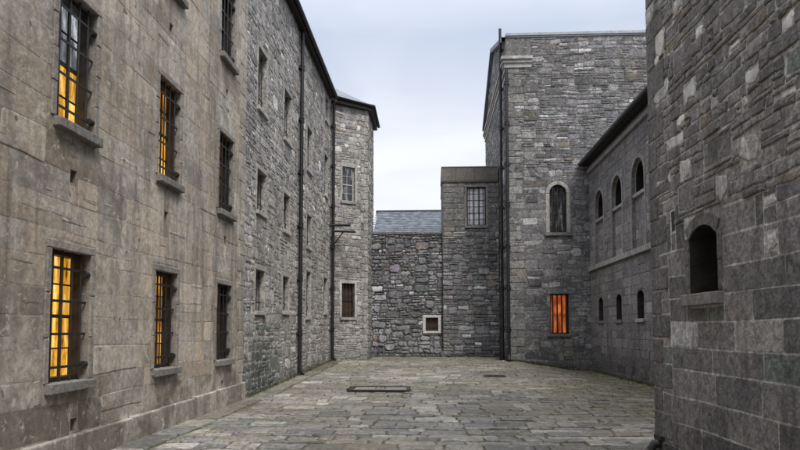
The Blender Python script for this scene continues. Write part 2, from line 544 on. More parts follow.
# ------------------------------------------------------------------ windows
def window(bld, fr, u0, u1, v0, v1, pane='glass', frame_mat='wood', depth=0.24, box_d=0.12, bars=4, cross=3, bar_d=-0.05,
           sill=(0.09, 0.08, 0.06), sill_tint=(0.25, 0.235, 0.215), rise=None, arched=False, surround=0.0, sur_tint=(0.3, 0.28, 0.25),
           lintel=0.0, gl=(2, 4), upper=None, label=None, bar_r=0.012, frame=0.055, bar_mat='iron', mid=True, catch=False):
    """window > pane, bar_grille, sill, surround: the frame itself is the part."""
    fm = MB()
    W, Hh = u1 - u0, v1 - v0
    t = frame
    e = 0.002
    di, do = -depth - 0.03, -depth + box_d
    if arched:
        outer = arch_pts(u0 + e, u1 - e, v0 + e, v1 - e, rise)
        inner = arch_pts(u0 + t, u1 - t, v0 + t, v1 - t, rise if rise is None else rise * 0.9)
        n = len(outer)
        vs = [fr.P(a, b, d) for d in (do, di) for lp in (outer, inner) for a, b in lp]
        fs = []
        for k in range(n):
            q = (k + 1) % n
            fs += [(k, q, n + q, n + k), (n + k, n + q, 3 * n + q, 3 * n + k)]
        fm.add(vs, fs)
    else:
        box(fm, fr, u0 + e, u0 + t, v0 + e, v1 - e, di, do)
        box(fm, fr, u1 - t, u1 - e, v0 + e, v1 - e, di, do)
        box(fm, fr, u0 + t, u1 - t, v1 - t, v1 - e, di, do)
        box(fm, fr, u0 + t, u1 - t, v0 + e, v0 + t, di, do)
    gd = -depth + 0.03
    if mid:
        vm = v0 + Hh * 0.5
        box(fm, fr, u0 + t, u1 - t, vm - 0.022, vm + 0.022, -depth, gd + 0.012)
    for k in range(1, gl[0]):
        uu = u0 + W * k / gl[0]
        box(fm, fr, uu - 0.011, uu + 0.011, v0 + t, v1 - (t if not arched else 0.03), -depth + 0.001, gd)
    for k in range(1, gl[1]):
        vv = v0 + Hh * k / gl[1]
        if not mid or abs(vv - vm) > 0.05:
            box(fm, fr, u0 + t, u1 - t, vv - 0.010, vv + 0.010, -depth + 0.002, gd - 0.002)
    w = fm.build('window', M[frame_mat], bld, 0.004)
    if label:
        w['label'] = label
    # glass, each lite a little different in tone
    pm = MB()

    def lites(mb_, va, vb, nv):
        ua, ub = u0 + t * .5, u1 - t * .5
        for i_ in range(gl[0]):
            for j_ in range(nv):
                p0, p1 = ua + (ub - ua) * i_ / gl[0], ua + (ub - ua) * (i_ + 1) / gl[0]
                q0, q1 = va + (vb - va) * j_ / nv, va + (vb - va) * (j_ + 1) / nv
                k_ = R.uniform(0.55, 1.1)
                tl = [R.uniform(-.004, .004) for _ in range(4)]
                mb_.add([fr.P(a_, b_, -depth - 0.006 + e_) for (a_, b_), e_ in zip(((p0, q0), (p1, q0), (p1, q1), (p0, q1)), tl)], [(0, 1, 2), (0, 2, 3)], 0, (k_, k_, k_))
    if arched:
        lp = arch_pts(u0 + t * 0.5, u1 - t * 0.5, v0 + t * 0.5, v1 - t * 0.5, rise)
        pm.add([fr.P(a, b, -depth - 0.004) for a, b in lp], [tuple(range(len(lp)))])
        pm.build('pane', M[pane], w)
    else:
        vsplit = v0 + Hh * 0.5
        if upper:
            lites(pm, v0 + t * .5, vsplit, max(1, gl[1] // 2))
        else:
            lites(pm, v0 + t * .5, v1 - t * .5, gl[1])
        pm.build('pane', M[pane], w)
        if upper:
            pm = MB()
            lites(pm, vsplit, v1 - t * .5, max(1, gl[1] // 2))
            pm.build('pane', M[upper], w)
    # iron bars
    if bars:
        bm_ = MB()
        for k in range(bars):
            uu = u0 + W * (k + 0.6) / (bars + 0.2) + R.uniform(-0.006, 0.006)
            topv = v1 - 0.005
            if arched and rise is None:
                x = abs(uu - (u0 + u1) / 2)
                topv = v1 - W / 2 + math.sqrt(max(0.001, (W / 2) ** 2 - x * x)) - 0.005
            tube(bm_, [fr.P(uu, v0 + 0.003, bar_d), fr.P(uu + R.uniform(-.004, .004), (v0 + topv) / 2, bar_d), fr.P(uu, topv, bar_d)], bar_r, 8)
        for k in range(cross):
            vv = v0 + Hh * (k + 0.45) / (cross + 0.0)
            if arched and rise is None:
                vv = v0 + (Hh - W / 2) * (k + 0.5) / cross
            box(bm_, fr, u0 + 0.003, u1 - 0.003, vv - 0.016, vv + 0.016, bar_d - 0.006, bar_d + 0.007)
        if catch:
            for vv in (v0 + Hh * 0.12, v0 + Hh * 0.84):
                tube(bm_, [fr.P(u1 - 0.09, vv, bar_d + 0.02), fr.P(u1 - 0.01, vv, bar_d + 0.02)], 0.042, 8)
        bm_.build('bar_grille', M[bar_mat], w)
    if sill:
        th, pr, ex = sill
        sm = MB()
        box(sm, fr, u0 - ex, u1 + ex, v0 - th, v0, -depth * 0.6, pr, 0, sill_tint, 0.006)
        sm.build('sill', M['trim'], w, 0.012)
    if surround:
        sm = MB()
        s = surround
        tt = lambda: shade(sur_tint, R.uniform(0.88, 1.1))
        if arched:
            a = arch_pts(u0 + .001, u1 - .001, v0, v1, rise, 10)
            b = arch_pts(u0 - s, u1 + s, v0, v1 + s, (u1 - u0) / 2 + s if rise is None else rise, 10)
            n = len(a)
            for k in range(1, n):
                q = (k + 1) % n
                if k == n - 1:
                    q = 0
                pa, pb, qa, qb = a[k], b[k], a[q], b[q]
                vs = []
                for d in (0.0, 0.022 + R.uniform(-.003, .003)):
                    for (x, y) in (pa, pb, qb, qa):
                        cx_, cy_ = (pa[0] + qb[0]) / 2, (pa[1] + qb[1]) / 2
                        vs.append(fr.P(x + (cx_ - x) * 0.03, y + (cy_ - y) * 0.03, d))
                sm.add(vs, [(0, 1, 2, 3), (4, 5, 6, 7), (0, 1, 5, 4), (1, 2, 6, 5), (2, 3, 7, 6), (3, 0, 4, 7)], 0, tt())
        else:
            hgt = Hh
            nb = max(1, int(hgt / 0.42))
            for side in (0, 1):
                for k in range(nb):
                    ss = s * R.uniform(0.85, 1.25)
                    a, b = (u0 - ss, u0 + .001) if side == 0 else (u1 - .001, u1 + ss)
                    box(sm, fr, a, b, v0 + hgt * k / nb + .004, v0 + hgt * (k + 1) / nb - .004, -0.02, 0.016 + R.uniform(-.004, .006), 0, tt(), 0.004)
            lt = lintel or s
            box(sm, fr, u0 - s * 1.1, u1 + s * 1.1, v1 - .001, v1 + lt, -0.02, 0.020, 0, tt(), 0.005)
        sm.build('surround', M['trim'], w, 0.01)
    return w


def vent(bld, fr, u, v, w=0.15, h=0.17):
    """A small air brick: iron louvre set in a hole through the wall."""
    mb = MB()
    for k in range(3):
        z = v - h / 2 + h * (k + 0.5) / 3
        box(mb, fr, u - w / 2 + .002, u + w / 2 - .002, z - 0.010, z + 0.012, -0.16, -0.14)
    box(mb, fr, u - w / 2 + .002, u + w / 2 - .002, v - h / 2 + .002, v + h / 2 - .002, -0.22, -0.20)
    mb.build('vent', M['void'], bld)


def hole(u, v, w=0.15, h=0.17):
    return rect(u - w / 2, u + w / 2, v - h / 2, v + h / 2, depth=0.25)


def drainpipe(bld, x, y, z0, z1, r=0.06, wall=(-1, 0), label=None, shoe=True, hopper=False):
    """drainpipe > bracket: cast iron, jointed about every two metres."""
    mb = MB()
    pts = [(x, y, z0 + 0.02), (x, y, z1)]
    tube(mb, pts, r, 14)
    z = z0 + 1.4
    brk = []
    while z < z1 - 0.2:
        tube(mb, [(x, y, z - 0.07), (x, y, z + 0.07)], r * 1.28, 14)
        tube(mb, [(x, y, z + 0.07), (x, y, z + 0.10)], r * 1.45, 14)
        brk.append(z)
        z += 1.83
    if shoe:
        tube(mb, [(x, y, z0 + 0.30), (x - wall[0] * 0.05, y - wall[1] * 0.05, z0 + 0.14), (x - wall[0] * 0.16, y - wall[1] * 0.16, z0 + 0.05)], r * 1.05, 12)
    if hopper:
        wbox(mb, x - 0.15, x + 0.15, y - 0.12, y + 0.12, z1 - 0.02, z1 + 0.26)
    p = mb.build('drainpipe', M['pipe'], bld)
    if label:
        p['label'] = label
    for z in brk:
        b = MB()
        ox, oy = wall[0], wall[1]
        tx, ty = abs(oy), abs(ox)
        wbox(b, x - tx * 0.13 + min(ox, 0) * 0.12 - (0.012 if ox else 0), x + tx * 0.13 + max(ox, 0) * 0.12 + (0.012 if ox else 0),
             y - ty * 0.13 + min(oy, 0) * 0.12 - (0.012 if oy else 0), y + ty * 0.13 + max(oy, 0) * 0.12 + (0.012 if oy else 0), z - 0.025, z + 0.025)
        b.build('bracket', M['pipe'], p)
    return p


def shell(mb, pts, z0, z1, skip=(), mat=1, tint=(0.15, 0.145, 0.14), roof=True):
    """Remaining walls of a building from its footprint; the faces in skip are the detailed ones."""
    n = len(pts)
    for k in range(n):
        if k in skip:
            continue
        a, b = pts[k], pts[(k + 1) % n]
        mb.add([(a[0], a[1], z0), (b[0], b[1], z0), (b[0], b[1], z1), (a[0], a[1], z1)], [(0, 1, 2, 3)], mat, tint)
    if roof:
        mb.add([(p[0], p[1], z1) for p in pts], [tuple(range(n))], mat, tint)


# ================================================================== SETTING
def structure(o, lab=None):
    o['kind'] = 'structure'
    return o


xs = [-400, -120, -40, -16, -8] + [-5 + 0.5 * k for k in range(26)] + [10, 16, 40, 120, 400]
ys = [-300, -100, -30, -10] + [-4 + 0.5 * k for k in range(76)] + [38, 60, 150, 500, 1200]
g = MB()
idx = {}
pts = []
for j, y in enumerate(ys):
    for i, x in enumerate(xs):
        pts.append((x, y, gh(x, y) - (0.0 if -5 <= x <= 7.5 and -4 <= y <= 33.5 else 0.02)))
nx = len(xs)
g.add(pts, [(j * nx + i, j * nx + i + 1, (j + 1) * nx + i + 1, (j + 1) * nx + i) for j in range(len(ys) - 1) for i in range(nx - 1)], 0, (0.08, 0.075, 0.06), True)
structure(g.build('ground', M['soil']))

# ---- paving: worn setts and flags in rough rows across the yard
GR = Ground()
PAV = [(5, (0.268, 0.253, 0.220)), (4, (0.220, 0.210, 0.191)), (3, (0.311, 0.296, 0.263)), (2, (0.177, 0.170, 0.162)),
       (1.6, (0.242, 0.215, 0.177)), (1.0, (0.398, 0.382, 0.349)), (1.2, (0.215, 0.220, 0.210)), (0.8, (0.204, 0.194, 0.204))]


def moss_amt(x, y):
    a = sstep(1.2, 5.0, x) * sstep(8, 13, y) * 0.95
    b = sstep(26.0, 30.5, y) * 0.75
    c = sstep(-3.4, -4.4, x) * sstep(20, 25, y) * 0.7
    d = sstep(0.35, 0.75, 0.5 + 0.6 * ns(x * 0.45, y * 0.3, 5.0)) * 0.65 * sstep(10, 17, y)
    return min(0.85, max(a, b, c, d) * (0.65 + 0.8 * max(-0.4, ns(x * 1.3, y * 1.3, 2.0))))


def pave_tint(x, y):
    c = pick(PAV)
    k = R.uniform(0.66, 1.2) * (1.0 + 0.38 * ns(x * 0.35, y * 0.3, 8.0)) * 0.93
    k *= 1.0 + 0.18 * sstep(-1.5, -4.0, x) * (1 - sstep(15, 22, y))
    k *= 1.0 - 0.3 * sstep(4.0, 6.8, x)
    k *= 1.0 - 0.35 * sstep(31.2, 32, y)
    c = shade(c, k)
    tn = max(0.0, ns(x * 0.5, y * 0.4, 17.0)) * 0.9
    c = tuple(a * (1 - tn) + b * tn for a, b in zip(c, (0.215, 0.18, 0.128)))
    c = shade(c, 1 - 0.35 * sstep(0.15, 0.5, ns(x * 0.4, y * 0.45, 23.0)))
    m = moss_amt(x, y)
    mc = (0.118, 0.110, 0.058)
    return tuple(a * (1 - m) + b * m for a, b in zip(c, mc))


pv = MB()
dd = lambda x, y: R.uniform(0.008, 0.032)
# border strip of long kerb-like flags by the left plinth
y = 2.0
while y < 29.5:
    l = R.uniform(0.6, 1.25)
    stone(pv, GR, -4.50, -4.02 + R.uniform(-.05, .05), y + 0.006, y + l - 0.006, 0.022, shade(pave_tint(-4.3, y), 0.78), 0, 0.012, 0.07, 0.0, 0.008, 0.01)
    y += l
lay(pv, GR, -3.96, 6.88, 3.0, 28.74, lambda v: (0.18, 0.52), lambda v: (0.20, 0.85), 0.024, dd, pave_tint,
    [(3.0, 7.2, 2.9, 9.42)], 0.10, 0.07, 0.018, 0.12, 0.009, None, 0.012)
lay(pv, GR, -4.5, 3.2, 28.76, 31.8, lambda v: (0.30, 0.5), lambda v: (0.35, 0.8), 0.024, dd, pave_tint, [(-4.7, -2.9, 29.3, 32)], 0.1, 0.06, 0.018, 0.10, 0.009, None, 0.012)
structure(pv.build('paving', M['paving']))

# ================================================================== LEFT: lime-washed building
LX = -4.55
FL = Frame((LX, 0, 0), (0, 1, 0), (1, 0, 0))
lime_b = thing('limewashed_building', 'brown lime washed stone building along the left side with glowing barred windows', 'building', (LX, 6.0, 0))
PLM = [(5, (0.378, 0.316, 0.243)), (3, (0.441, 0.369, 0.288)), (2, (0.318, 0.266, 0.211)), (1.3, (0.512, 0.445, 0.358)), (0.8, (0.282, 0.257, 0.234))]


def lime_tint(u, v):
    k = R.uniform(0.86, 1.12) * (1 + 0.25 * ns(u * 0.3, v * 0.5, 1.0))
    k *= 0.68 + 0.32 * sstep(4.5, 10.5, u)  # vignette painted into the tint: stones darken towards the near end
    for cc in (7.95, 10.88, 13.95):
        for vv in (0.95, 4.2, 7.6):
            if abs(u - cc) < 0.6 and vv - 0.75 < v < vv:
                k *= 0.72
    return shade(pick(PLM), k)


cols = [(7.50, 8.40), (10.42, 11.33), (13.46, 14.44)]
rows = [(1.03, 2.66), (4.25, 5.95), (7.66, 9.36)]
wins, vents = [], []
for ci, (a, b) in enumerate(cols):
    for ri, (c, d) in enumerate(rows):
        if ci == 0 and ri == 2:
            continue
        wins.append((ci, ri, a, b, c, d))
vents = [(7.93, 3.61), (10.80, 3.61), (13.97, 3.64), (13.94, 6.93), (8.10, 0.47), (13.93, 0.50), (10.85, 6.93)]
holes, res = [], []
for ci, ri, a, b, c, d in wins:
    holes.append(rect(a, b, c, d, depth=0.30, mat=2, tint=(0.20, 0.185, 0.17)))
    res.append((a - 0.11, b + 0.11, c - 0.13, d + 0.12))
for u, v in vents:
    holes.append(hole(u, v))
    res.append((u - 0.09, u + 0.09, v - 0.1, v + 0.1))
wl = MB()
sheet(wl, FL, [(-5, -0.3), (15.42, -0.3), (15.42, 12.2), (-5, 12.2)], holes, 1, (0.25, 0.215, 0.175))
# quoin strip at the far edge
v = 0.0
k = 0
while v < 12.1:
    h = R.uniform(0.3, 0.42)
    w = 0.52 if k % 2 else 0.34
    stone(wl, FL, 15.42 - w, 15.415, v + .004, v + h - .004, 0.010, shade((0.29, 0.262, 0.222), R.uniform(.85, 1.1)), 0, 0.006, 0.05)
    res.append((15.42 - w, 15.5, v, v + h))
    v += h
    k += 1
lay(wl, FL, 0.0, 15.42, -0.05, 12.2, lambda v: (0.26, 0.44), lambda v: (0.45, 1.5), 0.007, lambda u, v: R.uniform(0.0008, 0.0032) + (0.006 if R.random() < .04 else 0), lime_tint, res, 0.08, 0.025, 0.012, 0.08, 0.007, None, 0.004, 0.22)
R3 = random.Random(21)
def clear_of(u, v, w, h):
    return not any(u < r[1] and u + w > r[0] and v < r[3] and v + h > r[2] for r in res)
for k in range(70):
    w, h = R3.uniform(0.10, 0.6), R3.uniform(0.02, 0.09)
    u, v = R3.uniform(4.5, 14.6), R3.uniform(0.5, 9.8)
    if R3.random() < 0.35:
        v = R3.choice((3.0, 3.15, 3.35, 6.4, 6.55)) + R3.uniform(-.06, .06)
    if clear_of(u, v, w, h):
        pale = R3.random() < 0.6
        t = (0.45, 0.41, 0.355, 0.5) if pale else (0.18, 0.16, 0.135, 0.35)
        stone(wl, FL, u, u + w, v, v + h, R3.uniform(0.004, 0.007) if pale else 0.0042, shade(t, R3.uniform(.75, 1.2) * (0.7 + 0.3 * sstep(4.5, 10.5, u))), 0, 0.05, 0.45, 0.05, 0.02, 0.02)  # flakes take the same painted vignette as the wall
shell(wl, [(LX, -5), (LX, 15.42), (LX - 6, 15.42), (LX - 6, -5)], -0.3, 12.2, (0,))
lw = wl.build('wall', [M['lime'], M['lime_joint'], M['trim']], lime_b)
pl = MB()   # battered plinth course
u = -5.0
while u < 15.40:
    l = min(R.uniform(0.9, 1.7), 15.42 - u)
    box(pl, FL, u + .003, u + l - .003, -0.3, 0.36 + 0.07 * sstep(7, 15, u) , 0.0, 0.085, 0, shade((0.17, 0.148, 0.122), R.uniform(.85, 1.12)), 0.004)
    u += l
pl.build('plinth', M['lime'], lime_b, 0.02)
for ci, ri, a, b, c, d in wins:
    pane, upper = 'umber', None
    lab = 'barred sash window with dimly glowing brownish panes'
    if ci == 0 and ri == 0:
        pane, upper, lab = 'amber', 'amber', 'barred sash window glowing amber over its full height'
    elif ci == 0:
        pane, upper, lab = 'amber', 'painted_sheen', 'barred sash window glowing orange in its lower half'
    elif ci == 1 and ri == 0:
        pane, upper, lab = 'amber_soft', 'amber_soft', 'barred sash window with a dimmer amber glow'
    elif ci == 1 and ri == 1:
        pane, upper, lab = 'amber', 'amber_soft', 'narrow looking barred window with yellow light inside'
    elif ri == 2:
        pane, lab = 'glass', 'barred sash window with dark glass on the top storey'
    window(lime_b, FL, a, b, c, d, pane, 'wood', 0.24, 0.13, 4, 4, -0.055, (0.12, 0.10, 0.055), (0.185, 0.175, 0.16), surround=0.09,
           sur_tint=(0.25, 0.23, 0.205), lintel=0.10, gl=(3, 4), upper=upper, label=lab, catch=True, bar_r=0.013)
for u, v in vents:
    vent(lime_b, FL, u, v)

# ================================================================== LEFT: grey rubble range
RX = -4.60
FR = Frame((RX, 0, 0), (0, 1, 0), (1, 0, 0))
rub_b = thing('rubble_building', 'grey rubble stone range with small deep windows between the brown wall and the end bay', 'building', (RX, 22.0, 0))
PRB = [(4, (0.279, 0.269, 0.263)), (3, (0.362, 0.344, 0.332)), (2.2, (0.203, 0.196, 0.203)), (1.6, (0.451, 0.429, 0.404)), (0.9, (0.620, 0.620, 0.603)),
       (1.0, (0.324, 0.279, 0.233)), (0.8, (0.263, 0.286, 0.271)), (0.7, (0.301, 0.263, 0.293))]


def rub_tint(u, v):
    k = R.uniform(0.62, 1.32) * (1 + 0.28 * ns(u * 0.4, v * 0.4, 4.0))
    k *= 0.75 + 0.25 * sstep(0.0, 1.0, v)
    c = pick(PRB)
    dmp = sstep(2.6, 0.6, v) if False else (1 - sstep(0.9, 2.3, v + 0.5 * ns(u * 1.3, v * 1.3, 2)))
    dmp *= (1 - sstep(0.6, 2.2, abs(u - 17.4)))
    if v < 5.5:    # the lower storeys keep more of a warm lime coat
        c = tuple(a * 0.6 + b * 0.4 for a, b in zip(c, (0.25, 0.23, 0.20)))
    if dmp > 0.25 and R.random() < dmp:
        return shade((0.105, 0.125, 0.110, 0.15), R.uniform(0.5, 1.3))
    return shade(c, k)


rw = [(16.62, 17.5, 2.17, 3.26), (16.62, 17.55, 4.82, 5.92), (16.60, 17.5, 7.58, 9.2),
      (19.65, 20.5, 2.25, 3.34), (19.65, 20.5, 4.78, 5.93), (19.6, 20.6, 7.65, 9.2),
      (23.35, 24.2, 2.15, 3.82), (23.35, 24.2, 4.74, 5.92), (23.3, 24.2, 7.6, 9.18),
      (27.15, 28.0, 2.42, 3.88), (27.1, 27.95, 7.45, 9.2), (27.25, 28.0, 10.75, 11.75)]
holes = [rect(a, b, c, d, depth=0.36, mat=0, tint=(0.30, 0.285, 0.265)) for a, b, c, d in rw]
res = [(a - 0.10, b + 0.10, c - 0.13, d + 0.17) for a, b, c, d in rw]
wl = MB()
sheet(wl, FR, [(15.30, -0.3), (29.0, -0.3), (29.0, 12.1), (15.30, 12.1)], holes, 1, (0.27, 0.258, 0.24))
big_stones(wl, FR, 15.45, 28.9, 0.1, 11.9, 150, (0.35, 0.85), (0.22, 0.45), lambda u, v: R.uniform(0.006, 0.024), rub_tint, res, 0.0)
lay(wl, FR, 15.43, 29.0, -0.05, 12.1, lambda v: (0.09, 0.30), lambda v: (0.14, 0.6), 0.030, lambda u, v: R.uniform(0.003, 0.020), rub_tint, res, 0.35, 0.045, 0.030, 0.26, 0.014)
shell(wl, [(RX, 15.42), (RX, 29.0), (RX - 6, 29.0), (RX - 6, 15.42)], -0.3, 12.1, (0,))
wl.build('wall', [M['rubble'], M['rubble_joint']], rub_b)
for i, (a, b, c, d) in enumerate(rw):
    window(rub_b, FR, a, b, c, d, 'glass', 'wood', 0.26, 0.05, 3, 2, -0.10, (0.11, 0.07, 0.06), (0.38, 0.365, 0.34), surround=0.10,
           sur_tint=(0.33, 0.315, 0.29), lintel=0.13, gl=(2, 3))
ev = MB()
wbox(ev, RX - 0.3, RX + 0.20, 15.42, 28.55, 12.102, 12.20)
wbox(ev, RX + 0.203, RX + 0.235, 15.42, 28.55, 12.00, 12.19)
ev.build('eave_board', M['wood'], rub_b)
gt = MB()
tube(gt, [(RX + 0.31, 15.42, 12.14), (RX + 0.31, 28.5, 12.10)], 0.075, 12)
gt.build('gutter', M['pipe'], rub_b)
rf = MB()
rf.add([(RX + 0.32, 15.42, 12.215), (RX + 0.32, 28.6, 12.215), (RX - 3, 28.6, 14.4), (RX - 3, 15.42, 14.4), (RX - 6.2, 15.42, 12.2), (RX - 6.2, 28.6, 12.2)], [(0, 1, 2, 3), (3, 2, 5, 4), (0, 3, 4), (1, 5, 2)])
rf.build('roof', M['slate'], rub_b)
drainpipe(rub_b, RX + 0.11, 21.8, gh(-4.5, 21.8), 12.05, 0.065, (-1, 0), 'tall black drainpipe at the middle of the grey wall')
drainpipe(rub_b, RX + 0.15, 28.72, gh(-4.5, 29), 12.05, 0.065, (-1, 0), 'black drainpipe in the angle by the end bay')
# lime coat roof and eave of the near building
rf = MB()
rf.add([(LX + 0.3, -5, 12.215), (LX + 0.3, 15.40, 12.215), (LX - 3, 15.40, 14.4), (LX - 3, -5, 14.4), (LX - 6.2, -5, 12.2), (LX - 6.2, 15.40, 12.2)], [(0, 1, 2, 3), (3, 2, 5, 4), (0, 3, 4), (1, 5, 2)])
rf.build('roof', M['slate'], lime_b)

# ================================================================== END BAY (canted)
A, B = Vector((RX, 28.95, 0)), Vector((-3.04, 30.10, 0))
ud = (B - A).normalized()
BL = (B - A).length
FB = Frame(A, ud, (ud.y, -ud.x, 0))
bay = thing('canted_bay', 'canted end bay of grey stone with one window above another under a dark eave', 'building', (-3.8, 30.5, 0.3))
cam0 = Vector((0, 0, 1.67))
bw = [(0.58, 1.24, 7.58, 9.18), (0.58, 1.26, 2.24, 3.80)]
wl = MB()
holes = [rect(a, b, c, d, depth=0.30, mat=0, tint=(0.26, 0.25, 0.235)) for a, b, c, d in bw]
sheet(wl, FB, [(0, -0.3), (BL, -0.3), (BL, 12.0), (0, 12.0)], holes, 1, (0.22, 0.21, 0.20))
res = [(a - 0.10, b + 0.10, c - 0.12, d + 0.2) for a, b, c, d in bw]
v, k = 0.2, 0
while v < 12.0:
    h = R.uniform(0.24, 0.36)
    w = 0.40 if k % 2 else 0.24
    stone(wl, FB, BL - w, BL, v + .006, v + h - .006, 0.03, shade((0.25, 0.24, 0.228), R.uniform(.7, 1.2)), 0, 0.01, 0.1)
    res.append((BL - w, BL + .1, v, v + h))
    v += h
    k += 1
bay_tint = lambda u, v: shade(rub_tint(u, v), 0.92 if v > 6 else 0.85)
lay(wl, FB, 0, BL, 0.1, 12.0, lambda v: (0.12, 0.30), lambda v: (0.2, 0.7), 0.024, lambda u, v: R.uniform(0.006, 0.028), bay_tint, res, 0.3, 0.07, 0.016, 0.2)
FB2 = Frame((-3.04, 30.10, 0), (0, 1, 0), (1, 0, 0))
sheet(wl, FB2, [(0, -0.3), (2.75, -0.3), (2.75, 12.0), (0, 12.0)], [], 1, (0.15, 0.145, 0.14))
lay(wl, FB2, 0, 2.75, 0.1, 12.0, lambda v: (0.14, 0.32), lambda v: (0.25, 0.7), 0.024, lambda u, v: R.uniform(0.006, 0.028), bay_tint, (), 0.25, 0.05, 0.016, 0.2)
shell(wl, [(RX, 28.95), (-3.04, 30.10), (-3.04, 32.9), (RX - 6, 32.9), (RX - 6, 28.95)], -0.3, 12.0, (0, 1))
wl.build('wall', [M['rubble'], M['rubble_joint']], bay)
window(bay, FB, *bw[0], pane='painted_sheen_dim', frame_mat='pale_wood', depth=0.2, box_d=0.08, bars=0, cross=0, sill=(0.12, 0.08, 0.08), sill_tint=(0.27, 0.26, 0.25),
       surround=0.09, sur_tint=(0.36, 0.35, 0.33), lintel=0.2, gl=(2, 4), label='upper sash window with white glazing bars')
window(bay, FB, *bw[1], pane='boards', frame_mat='wood', depth=0.2, box_d=0.08, bars=4, cross=2, sill=(0.12, 0.08, 0.08), sill_tint=(0.30, 0.29, 0.275),
       surround=0.10, sur_tint=(0.44, 0.43, 0.41), lintel=0.14, gl=(3, 2), label='lower barred window closed by brown boards', bar_mat='rust')
ev = MB()
n2 = FB.n
eo = [A + n2 * 0.02 + Vector((-0.1, -0.25, 0)), A + n2 * 0.30 + ud * 0.1, B + n2 * 0.20 + ud * 0.12, Vector((-2.86, 33.1, 0)), Vector((-4.6, 33.1, 0))]
lo = [(p.x, p.y, 12.004) for p in eo] + [(p.x, p.y, 12.23) for p in eo]
ev.add(lo, [(4, 3, 2, 1, 0), (5, 6, 7, 8, 9)] + [(k, (k + 1) % 5, 5 + (k + 1) % 5, 5 + k) for k in range(5)])
ev.build('eave_board', M['wood'], bay)
gt = MB()
tube(gt, [(p.x, p.y, 12.20) for p in (eo[1] + n2 * .06, eo[2] + n2 * .06 + ud * .05, eo[3] + Vector((.08, 0, 0)))], 0.075, 10)
gt.build('gutter', M['pipe'], bay)
rf = MB()
ap = (-5.6, 32.0, 14.2)
rf.add([(p.x, p.y, 12.235) for p in eo] + [ap], [(0, 1, 5), (1, 2, 5), (2, 3, 5), (3, 4, 5), (4, 0, 5)])
rf.build('roof', M['slate'], bay)

# iron cross arms fixed in the angle by the drainpipe
br = thing('iron_bracket', 'black iron bracket with two level arms fixed by the drainpipe at the end bay', 'bracket', (-4.35, 28.75, 6.2))
mb = MB()
y0 = 28.62
tube(mb, [(-4.86, y0, 6.34), (-3.66, y0, 6.34)], 0.06, 10)
tube(mb, [(-4.40, y0 - 0.10, 6.07), (-3.46, y0 + 0.15, 6.07)], 0.06, 10)
mb.build('arm', M['pipe'], br)
mb = MB()
tube(mb, [(-4.45, y0 + 0.02, 5.30), (-4.45, y0, 6.42)], 0.05, 10)
tube(mb, [(-4.42, y0, 5.45), (-3.98, y0, 6.04)], 0.03, 8)
mb.build('strut', M['pipe'], br)

# ================================================================== BACK WALL
FK = Frame((0, 32.0, 0), (1, 0, 0), (0, -1, 0))
bk = thing('stone_wall', 'dark rough rubble boundary wall closing the far end of the yard', 'wall', (-1.0, 32.2, 0.35))
PDK = [(4, (0.180, 0.182, 0.200)), (3, (0.251, 0.252, 0.267)), (2.6, (0.134, 0.133, 0.150)), (1.6, (0.338, 0.336, 0.350)), (0.8, (0.566, 0.571, 0.600)),
       (0.8, (0.236, 0.199, 0.175)), (0.9, (0.188, 0.222, 0.217)), (0.6, (0.220, 0.190, 0.234))]


def dk_tint(u, v):
    k = R.uniform(0.62, 1.32) * (1 + 0.3 * ns(u * 0.6, v * 0.6, 7.0))
    k *= 0.85 + 0.35 * (1 - sstep(0.5, 2.5, v)) 
    return shade(pick(PDK), k)


sw = (-0.36, 0.26, 1.62, 2.28)
wl = MB()
sheet(wl, FK, [(-3.3, -0.3), (3.4, -0.3), (3.4, 6.42), (-3.3, 6.42)], [rect(*sw, depth=0.25, mat=0, tint=(0.3, 0.29, 0.28))], 1, (0.06, 0.058, 0.056))
kres = [(sw[0] - .16, sw[1] + .16, sw[2] - .14, sw[3] + .14)]
big_stones(wl, FK, -3.1, 3.2, 0.3, 6.3, 75, (0.30, 0.72), (0.20, 0.44), lambda u, v: R.uniform(0.02, 0.06), dk_tint, kres)
lay(wl, FK, -3.2, 3.3, 0.25, 6.40, lambda v: (0.10, 0.26) if v > 2.0 else (0.18, 0.34), lambda v: (0.14, 0.5), 0.034, lambda u, v: R.uniform(0.012, 0.06), dk_tint,
    kres, 0.25, 0.05, 0.04, 0.30, 0.018)
for k in range(13):   # loose copings
    a = -3.2 + k * 0.5
    wbox(wl, a + .005, a + .495, 31.96, 32.5, 6.422, 6.47 + R.uniform(0, .04), 0, shade((0.14, 0.14, 0.14), R.uniform(.8, 1.3)))
wbox(wl, -3.3, 3.4, 32.3, 32.5, -0.3, 6.41, 1, (0.07, 0.07, 0.07))
# tumbled stone left at the foot
stone(wl, Frame((0, 31.9, 0), (1, 0, 0), (0, -1, 0)), 0.35, 0.95, 0.36, 0.66, 0.22, (0.14, 0.14, 0.14), 0, 0.03, 0.3)
wl.build('wall', [M['dark'], M['dark_joint']], bk)
window(bk, FK, *sw, pane='boards', frame_mat='wood', depth=0.16, box_d=0.05, bars=4, cross=1, bar_d=-0.04, sill=(0.11, 0.06, 0.13), sill_tint=(0.47, 0.46, 0.455),
       surround=0.13, sur_tint=(0.46, 0.45, 0.445), lintel=0.13, gl=(3, 1), mid=False, label='small square barred window in a white stone frame', bar_mat='rust')

